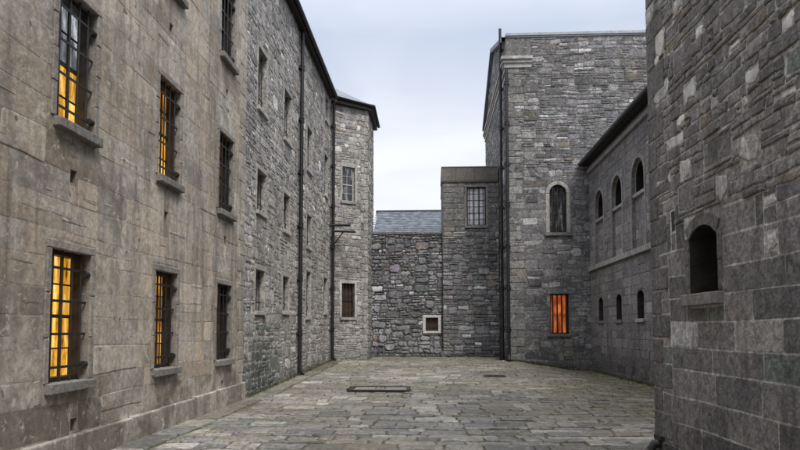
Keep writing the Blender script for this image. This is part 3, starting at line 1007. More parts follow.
# ================================================================== ANNEX
FA = Frame((0, 31.85, 0), (1, 0, 0), (0, -1, 0))
an = thing('annex', 'narrow grey annex with a flat brown parapet rising beside the tall gabled building', 'building', (1.85, 33.0, 0.35))
aw = (1.68, 2.62, 6.80, 8.72)
wl = MB()
sheet(wl, FA, [(0.50, -0.3), (3.26, -0.3), (3.26, 8.93), (0.47, 8.93)], [rect(*aw, depth=0.3, mat=0, tint=(0.2, 0.19, 0.18))], 1, (0.10, 0.095, 0.09))
an_t = lambda u, v: shade(dk_tint(u, v), 1.05) if v < 6.6 else shade((0.165, 0.158, 0.15), R.uniform(.8, 1.2))
abig = [(aw[0] - .1, aw[1] + .1, aw[2] - .14, aw[3] + .12)]
big_stones(wl, FA, 0.52, 3.2, 0.3, 6.4, 34, (0.30, 0.72), (0.20, 0.42), lambda u, v: R.uniform(0.015, 0.04), dk_tint, abig)
lay(wl, FA, 0.50, 3.26, 0.25, 8.93, lambda v: (0.10, 0.25) if v < 6.6 else (0.24, 0.34), lambda v: (0.2, 0.7) if v < 6.6 else (0.35, 0.9), 0.028,
    lambda u, v: R.uniform(0.01, 0.045) if v < 6.6 else R.uniform(.006, .016), an_t, abig, 0.15, 0.03, 0.025)
shell(wl, [(0.47, 31.85), (3.26, 31.85), (3.26, 36), (0.47, 36)], -0.3, 8.93, (0,))
wl.build('wall', [M['dark'], M['dark_joint']], an)
pp = MB()
wbox(pp, 0.44, 3.24, 31.80, 36.0, 8.932, 9.02, 0, (0.06, 0.055, 0.05))
for a, b in ((0.45, 1.15), (1.15, 2.05), (2.05, 2.75), (2.75, 3.24)):
    wbox(pp, a + .003, b - .003, 31.81, 35.9, 9.023, 9.68, 0, shade((0.135, 0.125, 0.112), R.uniform(.85, 1.15)))
wbox(pp, 0.43, 3.24, 31.79, 36.0, 9.683, 9.74, 0, (0.16, 0.15, 0.13))
pp.build('parapet', M['trim'], an, 0.015)
window(an, FA, *aw, pane='pale_glass', frame_mat='wood', depth=0.16, box_d=0.08, bars=4, cross=3, bar_d=-0.04, sill=(0.13, 0.08, 0.10), sill_tint=(0.20, 0.19, 0.18),
       surround=0.10, sur_tint=(0.2, 0.19, 0.18), gl=(3, 3), mid=False, label='barred window with pale panes', bar_r=0.017)

# ================================================================== GABLED BUILDING
FT = Frame((0, 28.8, 0), (1, 0, 0), (0, -1, 0))
FS = Frame((3.30, 0, 0), (0, 1, 0), (-1, 0, 0))
tw = thing('gabled_building', 'tall grey stone building at right rear with an arched window above an orange lit one', 'building', (6.5, 33.5, 0.1))
PTW = [(4, (0.160, 0.157, 0.162)), (3, (0.208, 0.203, 0.206)), (2.4, (0.113, 0.110, 0.119)), (1.6, (0.272, 0.265, 0.266)), (0.7, (0.428, 0.416, 0.419)),
       (0.5, (0.177, 0.151, 0.130)), (0.8, (0.177, 0.157, 0.181)), (0.7, (0.144, 0.162, 0.164))]


def tw_tint(u, v):
    k = R.uniform(0.62, 1.32) * (1 + 0.25 * ns(u * 0.5, v * 0.5, 12.0))
    if v < 9:
        k *= 1.0
    return shade(pick(PTW), k)


ta = (5.16, 5.92, 5.95, 8.10)
tb = (5.14, 5.96, 1.50, 3.25)
wl = MB()
holes = [arch(*ta, depth=0.3, mat=0, tint=(0.22, 0.21, 0.2)), rect(*tb, depth=0.34, mat=0, tint=(0.22, 0.2, 0.18))]
sheet(wl, FT, [(3.3, -0.4), (14, -0.4), (14, 14.82), (3.3, 14.82)], holes, 1, (0.14, 0.135, 0.13))
res = arch_reserve(*ta, 0.16) + [(ta[0] - .2, ta[1] + .2, ta[2] - .15, ta[2]), (tb[0] - .03, tb[1] + .03, tb[2] - .13, tb[3] + .22), (3.3, 4.45, 13.4, 13.95), (3.3, 4.45, 14.0, 14.82)]
# corner quoins
v, k = 0.0, 0
while v < 13.2:
    h = R.uniform(0.26, 0.40)
    w = R.uniform(0.6, 0.8) if k % 2 else R.uniform(0.3, 0.42)
    stone(wl, FT, 3.3, 3.3 + w, v + .006, v + h - .006, 0.022, shade((0.21, 0.203, 0.195), R.uniform(.65, 1.2)), 0, 0.01, 0.08)
    res.append((3.2, 3.3 + w, v, v + h))
    v += h
    k += 1
for (a, b, c, d, t) in ((4.05, 4.75, 12.3, 12.75, (0.10, 0.095, 0.095)), (4.1, 4.7, 11.0, 11.42, (0.075, 0.07, 0.05)), (4.0, 4.6, 10.2, 10.5, (0.32, 0.31, 0.30)),
                        (4.45, 4.95, 2.85, 3.2, (0.07, 0.068, 0.068)), (4.2, 4.75, 3.6, 3.95, (0.075, 0.07, 0.07))):
    stone(wl, FT, a, b, c, d, 0.03, t, 0, 0.01, 0.06)
    res.append((a - .01, b + .01, c - .01, d + .01))
stone(wl, FT, tb[0] - .3, tb[1] + .3, tb[3] + .002, tb[3] + .22, 0.02, (0.17, 0.165, 0.16), 0, 0.01, 0.05)
big_stones(wl, FT, 3.5, 9.6, 0.1, 14.6, 120, (0.3, 0.8), (0.2, 0.4), lambda u, v: R.uniform(0.006, 0.022), tw_tint, res)
lay(wl, FT, 3.3, 13.5, -0.1, 14.82, lambda v: (0.07, 0.21) if v > 8.6 else (0.16, 0.36), lambda v: (0.14, 0.7) if v > 8.6 else (0.28, 1.0), 0.026,
    lambda u, v: R.uniform(0.005, 0.030) if v > 8.6 else R.uniform(0.002, 0.011), tw_tint, res, 0.22, 0.06, 0.016, 0.18, 0.013)
# side wall with its gable
ap_y, ap_z = 34.4, 16.75
sheet(wl, FS, [(28.8, -0.4), (40.0, -0.4), (40.0, 14.3), (ap_y, ap_z), (28.8, 14.82)], [], 1, (0.115, 0.11, 0.105))
lay(wl, FS, 28.82, 40.0, 0.1, 16.6, lambda v: (0.16, 0.32), lambda v: (0.3, 0.9), 0.026, lambda u, v: R.uniform(0.006, 0.026), tw_tint, [(28, 41, 13.28, 13.6)], 0.2, 0.05, 0.016, 0.18, 0.013,
    lambda u: (14.82 + (ap_z - 14.82) * (u - 28.8) / (ap_y - 28.8) if u < ap_y else ap_z - (ap_z - 14.3) * (u - ap_y) / (40 - ap_y)) - 0.15)
shell(wl, [(3.3, 28.8), (14, 28.8), (14, 40), (3.3, 40)], -0.4, 14.25, (0, 3))
wl.build('wall', [M['dark'], M['dark_joint']], tw)
cn = MB()
for j, (pz, ph, pd) in enumerate(((13.42, 0.20, 0.07), (13.625, 0.14, 0.14), (13.77, 0.14, 0.22))):
    box(cn, FT, 3.3 - pd, 4.42 + pd * 0.3, pz, pz + ph, -0.05, pd, 0, (0.36, 0.35, 0.34))
    box(cn, FS, 28.85, 40.0, pz - .12, pz - .12 + ph, -0.05, pd * 0.8, 0, (0.36, 0.35, 0.34))
cn.build('cornice', M['trim'], tw, 0.012)
cp = MB()
box(cp, FT, 3.32, 14.0, 14.823, 14.88, -0.35, 0.05, 0)
box(cp, FT, 3.30, 14.0, 14.883, 15.02, -0.40, 0.09, 0)
cp.build('coping', M['lead'], tw, 0.015)
rf = MB()
for x0, x1 in ((3.12, 14.0),):
    rf.add([(x0, 28.75, 14.84), (x1, 28.75, 14.84), (x1, ap_y, ap_z + .03), (x0, ap_y, ap_z + .03), (x0, 40.2, 14.28), (x1, 40.2, 14.28)], [(0, 1, 2, 3), (3, 2, 5, 4)])
    rf.add([(x0, 28.75, 14.64), (x0, 28.75, 14.83), (x0, ap_y, ap_z + .02), (x0, ap_y, ap_z - .2), (x0, 40.2, 14.27), (x0, 40.2, 14.07)], [(0, 1, 2, 3), (3, 2, 4, 5)])
    rf.add([(x0, 28.75, 14.64), (3.3, 28.75, 14.64), (3.3, ap_y, ap_z - .2), (x0, ap_y, ap_z - .2), (x0, 40.2, 14.07), (3.3, 40.2, 14.07)], [(0, 1, 2, 3), (3, 2, 5, 4)])
rf.build('roof', M['slate'], tw)
window(tw, FT, *ta, pane='painted_sheen_dim', frame_mat='wood', depth=0.22, box_d=0.06, bars=3, cross=3, bar_d=-0.08, sill=(0.13, 0.10, 0.22), sill_tint=(0.16, 0.155, 0.15), arched=True,
       surround=0.15, sur_tint=(0.33, 0.32, 0.305), gl=(3, 5), mid=False, bar_r=0.024, label='round headed barred window in a pale stone surround')
window(tw, FT, *tb, pane='flame', frame_mat='wood', depth=0.24, box_d=0.05, bars=4, cross=1, bar_d=-0.05, sill=(0.12, 0.09, 0.18), sill_tint=(0.14, 0.13, 0.12),
       gl=(1, 2), mid=False, label='barred window lit bright orange from inside', bar_r=0.034)
drainpipe(tw, 3.13, 29.45, gh(3.1, 29.4), 15.55, 0.065, (1, 0), 'black pipe that rises above the parapet')
drainpipe(tw, 3.31, 28.66, gh(3.3, 28.6), 13.30, 0.075, (0, 1), 'black drainpipe at the corner of the front wall')

# ================================================================== ARCADED WING
FW = Frame((6.90, 0, 0), (0, 1, 0), (-1, 0, 0))
wg = thing('arcaded_wing', 'low ashlar wing on the right with three dark arches over three slit windows', 'building', (8.5, 20.0, -0.1))
AY = [27.1, 24.5, 21.98]
PWG = [(4, (0.182, 0.174, 0.179)), (3, (0.222, 0.211, 0.216)), (2, (0.147, 0.139, 0.145)), (1, (0.269, 0.255, 0.254)), (0.7, (0.199, 0.180, 0.152))]


def wg_tint(u, v):
    return shade(pick(PWG), R.uniform(0.85, 1.15) * (1 + 0.22 * ns(u * 0.5, v * 0.5, 20.0)) * (0.8 + 0.2 * sstep(0, 1.2, v)))


wl = MB()
holes, res = [], []
for yc in AY:
    holes.append(arch(yc - 0.66, yc + 0.66, 4.42, 7.46, depth=0.10, mat=0, tint=(0.21, 0.20, 0.19)))
    res += arch_reserve(yc - 0.66, yc + 0.66, 4.40, 7.46, 0.14)
    holes.append(arch(yc - 0.34, yc + 0.34, 2.05, 3.0, 0.14, depth=0.5, mat=2))
    res.append((yc - 0.36, yc + 0.36, 1.94, 3.03))
res.append((11, 29, 4.20, 4.44))
sheet(wl, FW, [(9.4, -0.4), (28.8, -0.4), (28.8, 9.0), (9.4, 9.0)], holes, 1, (0.17, 0.165, 0.16))
lay(wl, FW, 9.4, 28.78, -0.2, 8.95, lambda v: (0.26, 0.36), lambda v: (0.45, 1.1), 0.014, lambda u, v: R.uniform(0.004, 0.014), wg_tint, res, 0.06, 0.02, 0.008, 0.07, 0.009)
shell(wl, [(6.9, 9.4), (6.9, 28.8), (12, 28.8), (12, 9.4)], -0.4, 9.0, (0, 2))
wl.build('wall', [M['ash'], M['dark_joint'], M['reveal_shade']], wg)
for yc in AY:
    # blind panel closing the recess below, open dark head above
    pm = MB()
    FWp = Frame((6.9 + 0.10, 0, 0), (0, 1, 0), (-1, 0, 0))
    sheet(pm, FWp, arch_pts(yc - 0.66, yc + 0.66, 4.42, 7.46), [arch(yc - 0.54, yc + 0.54, 6.32, 7.36, depth=0.5, mat=1)], 0, (0.19, 0.182, 0.175))  # head's reveal gets the void colour, so its shade is painted in
    lay(pm, FWp, yc - 0.65, yc + 0.65, 4.43, 6.2, lambda v: (0.26, 0.34), lambda v: (0.4, 0.8), 0.012, lambda u, v: R.uniform(0.003, 0.01), lambda u, v: shade(wg_tint(u, v), 1.15), (), 0, 0, 0.006, 0.07, 0.008)
    panel = pm.build('arched_recess', [M['ash'], M['void']], wg)
    vm = MB()
    vm.add([FWp.P(yc - .7, 6.2, -0.5), FWp.P(yc + .7, 6.2, -0.5), FWp.P(yc + .7, 7.5, -0.5), FWp.P(yc - .7, 7.5, -0.5)], [(0, 1, 2, 3)])
    vm.build('dark_opening', M['void'], panel)
    sm = MB()
    box(sm, FWp, yc - 0.645, yc + 0.645, 6.20, 6.318, -0.08, 0.10, 0, (0.30, 0.29, 0.275), 0.004)
    sm.build('sill', M['trim'], panel, 0.01)
    # archivolt
    sm = MB()
    a = arch_pts(yc - 0.662, yc + 0.662, 6.8, 7.462, None, 9)[1:]
    b = arch_pts(yc - 0.80, yc + 0.80, 6.8, 7.60, None, 9)[1:]
    for k in range(1, len(a) - 1):
        vs = [FW.P(x, y, d) for d in (0.0, 0.028) for (x, y) in (a[k], b[k], b[k + 1], a[k + 1])]
        sm.add(vs, [(0, 1, 2, 3), (4, 5, 6, 7), (0, 1, 5, 4), (1, 2, 6, 5), (2, 3, 7, 6), (3, 0, 4, 7)], 0, shade((0.23, 0.22, 0.21), R.uniform(.85, 1.15)))
    for s in (-1, 1):
        box(sm, FW, yc + s * 0.735 - 0.065, yc + s * 0.735 + 0.065, 4.445, 6.8, 0.0, 0.028, 0, (0.235, 0.225, 0.215), 0.004)
    sm.build('surround', M['trim'], panel, 0.006)
    # slit window
    sm = MB()
    box(sm, FW, yc - 0.33, yc - 0.28, 2.06, 2.86, -0.34, -0.28)
    box(sm, FW, yc + 0.28, yc + 0.33, 2.06, 2.86, -0.34, -0.28)
    for q in (-0.11, 0.10):
        tube(sm, [FW.P(yc + q, 2.06, -0.25), FW.P(yc + q, 2.96, -0.25)], 0.014, 8)
    slit = sm.build('slit_window', M['iron'], wg)
    vm = MB()
    vm.add([FW.P(yc - .4, 1.95, -0.45), FW.P(yc + .4, 1.95, -0.45), FW.P(yc + .4, 3.05, -0.45), FW.P(yc - .4, 3.05, -0.45)], [(0, 1, 2, 3)])
    vm.build('dark_opening', M['void'], slit)
    sm = MB()
    box(sm, FW, yc - 0.42, yc + 0.42, 1.93, 2.048, -0.2, 0.07, 0, (0.33, 0.32, 0.305) if yc < 23 else (0.16, 0.155, 0.15), 0.004)
    sm.build('sill', M['trim'], slit, 0.01)
sc_ = MB()
u = 9.4
while u < 28.75:
    l = min(R.uniform(1.0, 1.8), 28.78 - u)
    box(sc_, FW, u + .003, u + l - .003, 4.22, 4.415, 0.0, 0.10, 0, shade((0.31, 0.30, 0.285), R.uniform(.9, 1.08)), 0.003)
    u += l
sc_.build('string_course', M['trim'], wg, 0.012)
ev = MB()
box(ev, FW, 9.4, 28.74, 8.55, 8.72, 0.0, 0.10, 1, (0.30, 0.29, 0.28))
box(ev, FW, 9.4, 28.74, 8.90, 9.10, -0.2, 0.30, 0)
ev.build('eave_board', [M['wood'], M['trim']], wg)
gt = MB()
tube(gt, [(6.52, 9.4, 8.98), (6.52, 28.72, 8.98)], 0.10, 12)
gt.build('gutter', M['pipe'], wg)
rf = MB()
rf.add([(6.5, 9.4, 9.105), (6.5, 28.78, 9.105), (9.6, 28.78, 10.9), (9.6, 9.4, 10.9), (12.2, 9.4, 9.1), (12.2, 28.78, 9.1)], [(0, 1, 2, 3), (3, 2, 5, 4)])
rf.build('roof', M['slate'], wg)

# ================================================================== NEAR RIGHT BUILDING
C0 = Vector((3.10, 9.35, 0))
un = Vector((0.0277, -1, 0)).normalized()
FN = Frame(C0, un, (-1, -0.0277, 0))
nb = thing('stone_building', 'dark stone building filling the right edge with one deep arched window and scattered white patches', 'building', (C0.x, C0.y, 0))
PNB = [(4, (0.193, 0.183, 0.186)), (3, (0.246, 0.234, 0.233)), (2.4, (0.148, 0.143, 0.147)), (1.2, (0.314, 0.298, 0.292)), (0.22, (0.620, 0.620, 0.620)),
       (0.35, (0.227, 0.194, 0.157)), (0.8, (0.207, 0.188, 0.200)), (0.8, (0.168, 0.194, 0.179))]


def nb_tint(u, v):
    k = R.uniform(0.84, 1.18) * (1 + 0.25 * ns(u * 0.7, v * 0.7, 30.0))
    return shade(pick(PNB), k)


NW = (1.27, 2.01, 2.10, 2.90)
sl = (0.74, 0.85, 2.94, 3.22)
wl = MB()
sheet(wl, FN, [(0, -0.3), (14, -0.3), (14, 13.5), (0, 13.5)], [arch(*NW, rise=0.14, depth=0.75, mat=2, tint=(0.05, 0.046, 0.042))], 1, (0.52, 0.51, 0.49))
res = [(NW[0] - .12, NW[1] + .12, NW[2] - .16, NW[3] - .12), (NW[0] - .12, NW[1] + .12, NW[3] - .12, NW[3] + .14), (sl[0] - .02, sl[1] + .02, sl[2] - .02, sl[3] + .02)]
NBQ = []
v, k = -0.1, 0
while v < 13.4:
    h = R.uniform(0.30, 0.36) if v < 3.2 else R.uniform(0.26, 0.42)
    w = R.uniform(0.55, 0.72) if k % 2 else R.uniform(0.28, 0.36)
    t = shade((0.125, 0.12, 0.117), R.uniform(.8, 1.15))
    if v > 3.6 and R.random() < 0.22:
        t = shade((0.50, 0.49, 0.475, 0.0), R.uniform(.7, 1.1))
    stone(wl, FN, 0.0, w, v + .006, v + h - .006, 0.014, t, 0, 0.008, 0.05, 0, 0.01)
    res.append((-.1, w, v, v + h))
    v += h
    k += 1
FN2 = Frame(C0, (1, 0, 0), (0, 1, 0))
# white repaired patches seen on the upper wall
for (a, b, c, d) in ((0.34, 0.66, 5.4, 5.73), (0.28, 0.77, 4.76, 5.03), (1.24, 1.58, 4.48, 4.7), (1.97, 2.13, 4.13, 4.28), (2.74, 2.99, 4.13, 4.27), (2.59, 2.97, 3.32, 3.63), (1.07, 1.4, 3.55, 3.77), (2.65, 2.75, 3.92, 4.04), (0.28, 0.76, 3.63, 3.72), (3.24, 3.58, 3.76, 3.81), (2.03, 2.28, 3.11, 3.37), (0.97, 1.22, 5.72, 5.9), (2.98, 3.2, 2.43, 2.6), (0.29, 0.47, 5.33, 5.47), (1.62, 1.83, 5.13, 5.25), (3.44, 3.6, 4.38, 4.5), (2.43, 2.64, 4.62, 4.68), (2.99, 3.2, 2.86, 2.93), (1.0, 1.25, 4.26, 4.36)):
    stone(wl, FN, a, b, c, d, 0.010, shade((0.86, 0.85, 0.83, 0.0), R.uniform(.55, 1.0)), 0, 0.06, 0.30)
    res.append((a - .01, b + .01, c - .01, d + .01))
stone(wl, FN, sl[0], sl[1], sl[2], sl[3], 0.004, (0.035, 0.034, 0.034, 0.2), 0, 0.008, 0.08)
# voussoirs and jambs of the window
a = arch_pts(NW[0], NW[1], NW[2], NW[3], 0.14, 5)[1:]
for k in range(1, len(a) - 1):
    (x0, y0), (x1, y1) = a[k], a[k + 1]
    cxn = (NW[0] + NW[1]) / 2
    o = lambda x, y: (x + (x - cxn) * 0.22, y + 0.135)
    q = [(x0, y0), o(x0, y0), o(x1, y1), (x1, y1)]
    vs = [FN.P(x, y, d) for d in (0.0, 0.016) for (x, y) in q]
    wl.add(vs, [(0, 1, 2, 3), (4, 5, 6, 7), (0, 1, 5, 4), (1, 2, 6, 5), (2, 3, 7, 6), (3, 0, 4, 7)], 0, shade((0.125, 0.12, 0.116), R.uniform(.85, 1.15)))
for s in (0, 1):
    for k in range(2):
        a_, b_ = (NW[0] - .12, NW[0]) if s == 0 else (NW[1], NW[1] + .12)
        stone(wl, FN, a_ + .002, b_ - .001, NW[2] + .35 * k + .003, NW[2] + .35 * (k + 1) - .006, 0.014, shade((0.135, 0.128, 0.122), R.uniform(.85, 1.1)), 0, 0.004, 0.04)
zone = lambda v: v < 2.95
big_stones(wl, FN, 0.4, 7.5, 3.1, 11, 60, (0.3, 0.7), (0.18, 0.34), lambda u, v: R.uniform(0.004, 0.012), nb_tint, res, 0.0, 0.02, 0.15, 0.01)
big_stones(wl, FN, 0.3, 8.0, 2.98, 3.7, 16, (0.4, 0.9), (0.25, 0.34), lambda u, v: R.uniform(0.002, 0.006), nb_tint, res, 0.0, 0.012, 0.08, 0.01)
big_stones(wl, FN, 0.3, 2.6, 3.0, 4.4, 10, (0.4, 0.8), (0.25, 0.4), lambda u, v: R.uniform(0.002, 0.006), nb_tint, res, 0.0, 0.012, 0.1, 0.01)
lay(wl, FN, 0.0, 13.5, -0.12, 3.0, lambda v: (0.27, 0.35), lambda v: (0.55, 1.25), 0.013, lambda u, v: R.uniform(0.0008, 0.0028), nb_tint, res, 0.05, 0.014, 0.007, 0.06, 0.008, None, 0.006, 0.3)
lay(wl, FN, 0.0, 13.5, 3.0, 13.4, lambda v: (0.07, 0.20), lambda v: (0.12, 0.55), 0.014, lambda u, v: R.uniform(0.004, 0.022), nb_tint, res, 0.16, 0.03, 0.016, 0.14, 0.008, None, 0.012)
sheet(wl, FN2, [(0, -0.3), (8.9, -0.3), (8.9, 13.5), (0, 13.5)], [], 1, (0.12, 0.115, 0.11))
lay(wl, FN2, 0.0, 3.78, -0.1, 13.4, lambda v: (0.2, 0.36), lambda v: (0.3, 0.9), 0.016, lambda u, v: R.uniform(0.004, 0.02), nb_tint, (), 0.1, 0.03, 0.012, 0.13, 0.009)
e0 = FN.P(14, 0, 0)
shell(wl, [(C0.x, C0.y), (12, C0.y), (12, e0.y), (e0.x, e0.y)], -0.3, 13.5, (0, 3))
wl.build('wall', [M['ash'], M['ash_joint'], M['reveal_shade']], nb)
mb = MB()
mb = MB()
lp = arch_pts(NW[0] - .02, NW[1] + .02, NW[2] - .02, NW[3] + .02, 0.14)
mb.add([FN.P(x, y, -0.72) for x, y in lp], [tuple(range(len(lp)))])
wn = mb.build('window', M['void'], nb)
wn['label'] = 'deep unglazed window with a low arched head'
mb = MB()
box(mb, FN, NW[0] - 0.10, NW[1] + 0.12, NW[2] - 0.145, NW[2], -0.3, 0.085, 0, (0.215, 0.205, 0.198), 0.006)
mb.build('sill', M['trim'], wn, 0.012)
# iron drain outlet low at the corner
mb = MB()
tube(mb, [FN.P(0.22, 0.13, 0.0), FN.P(0.22, 0.12, 0.10), FN.P(0.22, 0.03, 0.15)], 0.06, 12)
box(mb, FN, 0.10, 0.34, 0.18, 0.24, 0.0, 0.06)
mb.build('drain_spout', M['iron'], nb)

# ================================================================== HOUSE BEYOND
hs = thing('slate_house', 'house beyond the boundary wall showing only its blue grey slate roof', 'house', (-1.0, 46.0, 0))
mb = MB()
shell(mb, [(-3.9, 41), (5, 41), (5, 51), (-3.9, 51)], 0, 7.3, (), 0, (0.2, 0.195, 0.19), False)
for y_ in (-3.9, 5.0):
    mb.add([(y_, 41, 7.3), (y_, 51, 7.3), (y_, 46, 10.1)], [(0, 1, 2)], 0, (0.2, 0.195, 0.19))
mb.build('wall', M['trim'], hs)
mb = MB()
sl_n = Vector((0, -2.85, 5)).normalized()
nr, ncol = 26, 0
for r in range(26):
    t0, t1 = r / 26, (r + 1.25) / 26
    t1 = min(t1, 1.0)
    x = -4.05 + (0.15 if r % 2 else 0)
    while x < 5.1:
        w = 0.32
        x1 = min(x + w, 5.1)
        k = R.uniform(0.6, 1.25)
        p = lambda X, t, e: (X, 40.8 + 5.2 * t - e * 0.48, 7.15 + 2.95 * t + e * 0.87)
        e0_, e1_ = 0.045 + R.uniform(0, .006), 0.012
        mb.add([p(x + .002, t0, e0_), p(x1 - .002, t0, e0_), p(x1 - .002, t1, e1_), p(x + .002, t1, e1_), p(x + .002, t0, e0_ - .02), p(x1 - .002, t0, e0_ - .02)],
               [(0, 1, 2, 3), (4, 5, 1, 0)], 0, shade((0.135, 0.155, 0.185), k))
        x = x1
mb.add([(-4.05, 46, 10.1), (5.1, 46, 10.1), (5.1, 51.2, 7.15), (-4.05, 51.2, 7.15)], [(0, 1, 2, 3)])
tube(mb, [(-4.05, 46, 10.14), (5.1, 46, 10.14)], 0.09, 8)
mb.build('roof', M['old_slate'], hs)

# ================================================================== THINGS ON THE GROUND
hx0, hx1, hy0, hy1 = -2.22, -0.62, 16.95, 18.15
hz = gh(-1.4, 18) + 0.03
ht = thing('iron_hatch', 'rectangular iron hatch with a raised dark rim set in the paving', 'hatch', (-1.45, 18.0, hz))
mb = MB()
wbox(mb, hx0, hx1, hy0, hy0 + 0.09, hz - .05, hz + .035)
wbox(mb, hx0, hx1, hy1 - 0.09, hy1, hz - .05, hz + .035)
wbox(mb, hx0, hx0 + .09, hy0 + .09, hy1 - .09, hz - .05, hz + .033)
wbox(mb, hx1 - .09, hx1, hy0 + .09, hy1 - .09, hz - .05, hz + .033)
mb.build('rim', M['iron'], ht, 0.008)
mb = MB()
mxh = (hx0 + hx1) / 2
wbox(mb, hx0 + .10, mxh - .006, hy0 + .10, hy1 - .10, hz - .03, hz + .012, 0, (0.20, 0.19, 0.17))
mb.build('cover_leaf', M['trim'], ht, 0.006)
mb = MB()
wbox(mb, mxh + .006, hx1 - .10, hy0 + .10, hy1 - .10, hz - .03, hz + .012, 0, (0.20, 0.19, 0.17))
mb.build('cover_leaf', M['trim'], ht, 0.006)
for sx in (-0.12, 0.12):
    mb = MB()
    cxh = mxh + sx
    tube(mb, [(cxh, hy0 + .6, hz + .01), (cxh, hy0 + .6, hz + .03), (cxh, hy0 + .78, hz + .03), (cxh, hy0 + .78, hz + .01)], 0.012, 8)
    mb.build('handle', M['iron'], ht)
for yy in (hy0 + .3, hy1 - .3):
    mb = MB()
    tube(mb, [(hx0 - .03, yy - .12, hz + .015), (hx0 - .03, yy + .12, hz + .015)], 0.035, 8)
    mb.build('hinge', M['rust'], ht)

dg = thing('drain_grate', 'small dark iron drain grate in the paving toward the tall gabled building', 'drain', (2.02, 21.6, gh(2.02, 21.6) + .03))
mb = MB()
z = gh(2.02, 21.6) + 0.03
x0, x1, y0, y1 = 1.68, 2.36, 21.38, 21.82
wbox(mb, x0, x1, y0, y0 + .05, z - .03, z + .012)
wbox(mb, x0, x1, y1 - .05, y1, z - .03, z + .012)
wbox(mb, x0, x0 + .05, y0 + .05, y1 - .05, z - .03, z + .011)
wbox(mb, x1 - .05, x1, y0 + .05, y1 - .05, z - .03, z + .011)
mb.build('rim', M['iron'], dg)
mb = MB()
k = x0 + .08
while k < x1 - .06:
    wbox(mb, k, k + .02, y0 + .051, y1 - .051, z - .03, z + .006)
    k += .045
wbox(mb, x0 + .051, x1 - .051, y0 + .051, y1 - .051, z - .05, z - .028)
mb.build('grating', M['iron'], dg)

# moss and short grass in the joints and along the wall feet
gm = MB()
R2 = random.Random(5)


def tuft(x, y, s):
    z = gh(x, y) + 0.005
    for _ in range(R2.randint(4, 9)):
        a, l = R2.uniform(0, 2 * PI), s * R2.uniform(0.5, 1.3)
        bx, by = x + R2.uniform(-.05, .05), y + R2.uniform(-.05, .05)
        w = 0.006
        gm.add([(bx - w * math.sin(a), by + w * math.cos(a), z), (bx + w * math.sin(a), by - w * math.cos(a), z), (bx + math.cos(a) * l * .6, by + math.sin(a) * l * .6, z + l)], [(0, 1, 2)])


for _ in range(5200):
    x, y = R2.uniform(-4.5, 6.85), R2.uniform(9.5, 31.8)
    if x > 3.2 and y > 28.6 or (x < -2.9 and y > 28.6):
        continue
    if R2.random() < moss_amt(x, y) ** 1.5:
        tuft(x, y, 0.035)
for _ in range(1500):
    s = R2.random()
    if s < 0.45:
        x, y = 6.84 - abs(R2.gauss(0, .05)), R2.uniform(9.6, 28.6)
    elif s < 0.65:
        x, y = R2.uniform(3.4, 6.8), 28.72 - abs(R2.gauss(0, .05))
    elif s < 0.85:
        x, y = R2.uniform(-2.9, 3.2), 31.9 - abs(R2.gauss(0, .06))
    else:
        x, y = -4.52 + abs(R2.gauss(0, .05)), R2.uniform(15.6, 28.6)
    tuft(x, y, 0.10)
mo = gm.build('moss', M['grass'])
mo['kind'] = 'stuff'
mo['label'] = 'yellow green moss and short grass in paving joints along the wall feet'
mo['category'] = 'moss'

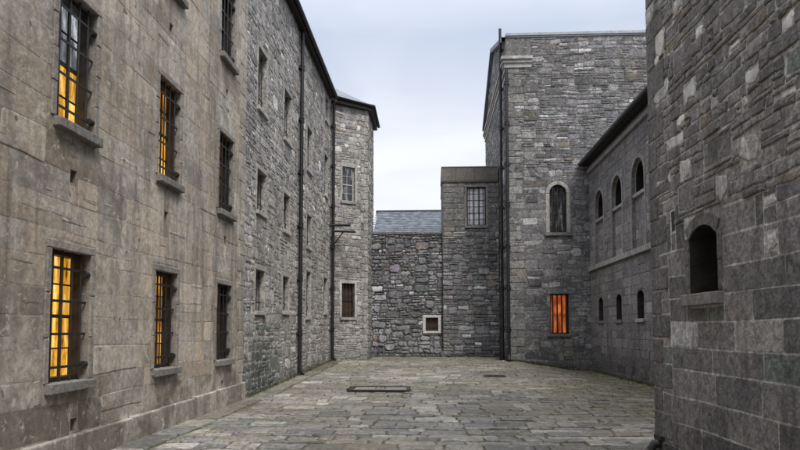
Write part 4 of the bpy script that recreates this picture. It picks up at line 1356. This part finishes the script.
# ================================================================== SKY AND LIGHT
SUN_EL, SUN_AZ = math.radians(52), math.radians(152)
wld = bpy.data.worlds.new('World')
scene.world = wld
wld.use_nodes = True
nt = wld.node_tree
for n in list(nt.nodes):
    nt.nodes.remove(n)
out = mk(nt, 'ShaderNodeOutputWorld')
bg = mk(nt, 'ShaderNodeBackground')
bg.inputs['Strength'].default_value = 0.1
nt.links.new(bg.outputs[0], out.inputs[0])
sky = mk(nt, 'ShaderNodeTexSky')
sky.sky_type = 'NISHITA'
sky.sun_disc = False
sky.sun_elevation = SUN_EL
sky.sun_rotation = SUN_AZ
sky.air_density = 1.0
sky.dust_density = 2.0
tc = mk(nt, 'ShaderNodeTexCoord')
dirv = tc.outputs['Generated']
sp = mk(nt, 'ShaderNodeSeparateXYZ')
nt.links.new(dirv, sp.inputs[0])
# overcast layer: pale at the horizon, cooler higher up, raised bright overhead, out of view, as added fill
lay_c = ramp(nt, sp.outputs['Z'], [(0.0, (11.6, 11.6, 11.7)), (0.20, (11.0, 11.1, 11.5)), (0.42, (7.0, 7.8, 9.3)), (0.60, (14, 14.4, 15.4)), (1.0, (34, 34.2, 35))])
mp = mk(nt, 'ShaderNodeMapping')
mp.inputs['Scale'].default_value = (1.6, 1.6, 4.2)
nt.links.new(dirv, mp.inputs['Vector'])
cl = noise_node(nt, mp.outputs[0], 1.5, 5, 0.5, 0.5)
cloud = mix(nt, 1.0, lay_c, ramp(nt, cl, [(0.32, (0.84, 0.87, 0.94)), (0.66, (1.12, 1.10, 1.07))]), 'MULTIPLY')
fin = mix(nt, 0.86, sky.outputs[0], cloud)
nt.links.new(fin, bg.inputs['Color'])

sun = bpy.data.lights.new('sun', 'SUN')
sun.energy = 3.1
sun.angle = math.radians(22)
sun.color = (1.0, 0.95, 0.88)
so = bpy.data.objects.new('sun', sun)
col.objects.link(so)
S = Vector((math.sin(SUN_AZ) * math.cos(SUN_EL), math.cos(SUN_AZ) * math.cos(SUN_EL), math.sin(SUN_EL)))
so.rotation_euler = S.to_track_quat('Z', 'Y').to_euler()
so.location = (0, -5, 20)

# ================================================================== CAMERA
cam = bpy.data.cameras.new('camera')
co = bpy.data.objects.new('camera', cam)
col.objects.link(co)
co.location = (0, 0, 1.67)
co.rotation_euler = (math.radians(90 + 3.398), 0, math.radians(2.901))
cam.sensor_width = 36
cam.lens = 650 / 800 * 36
cam.shift_y = 66.4 / 800
cam.clip_start = 0.05
cam.clip_end = 3000
scene.camera = co
scene.view_settings.view_transform = 'Standard'
scene.view_settings.look = 'None'
scene.view_settings.exposure = 0
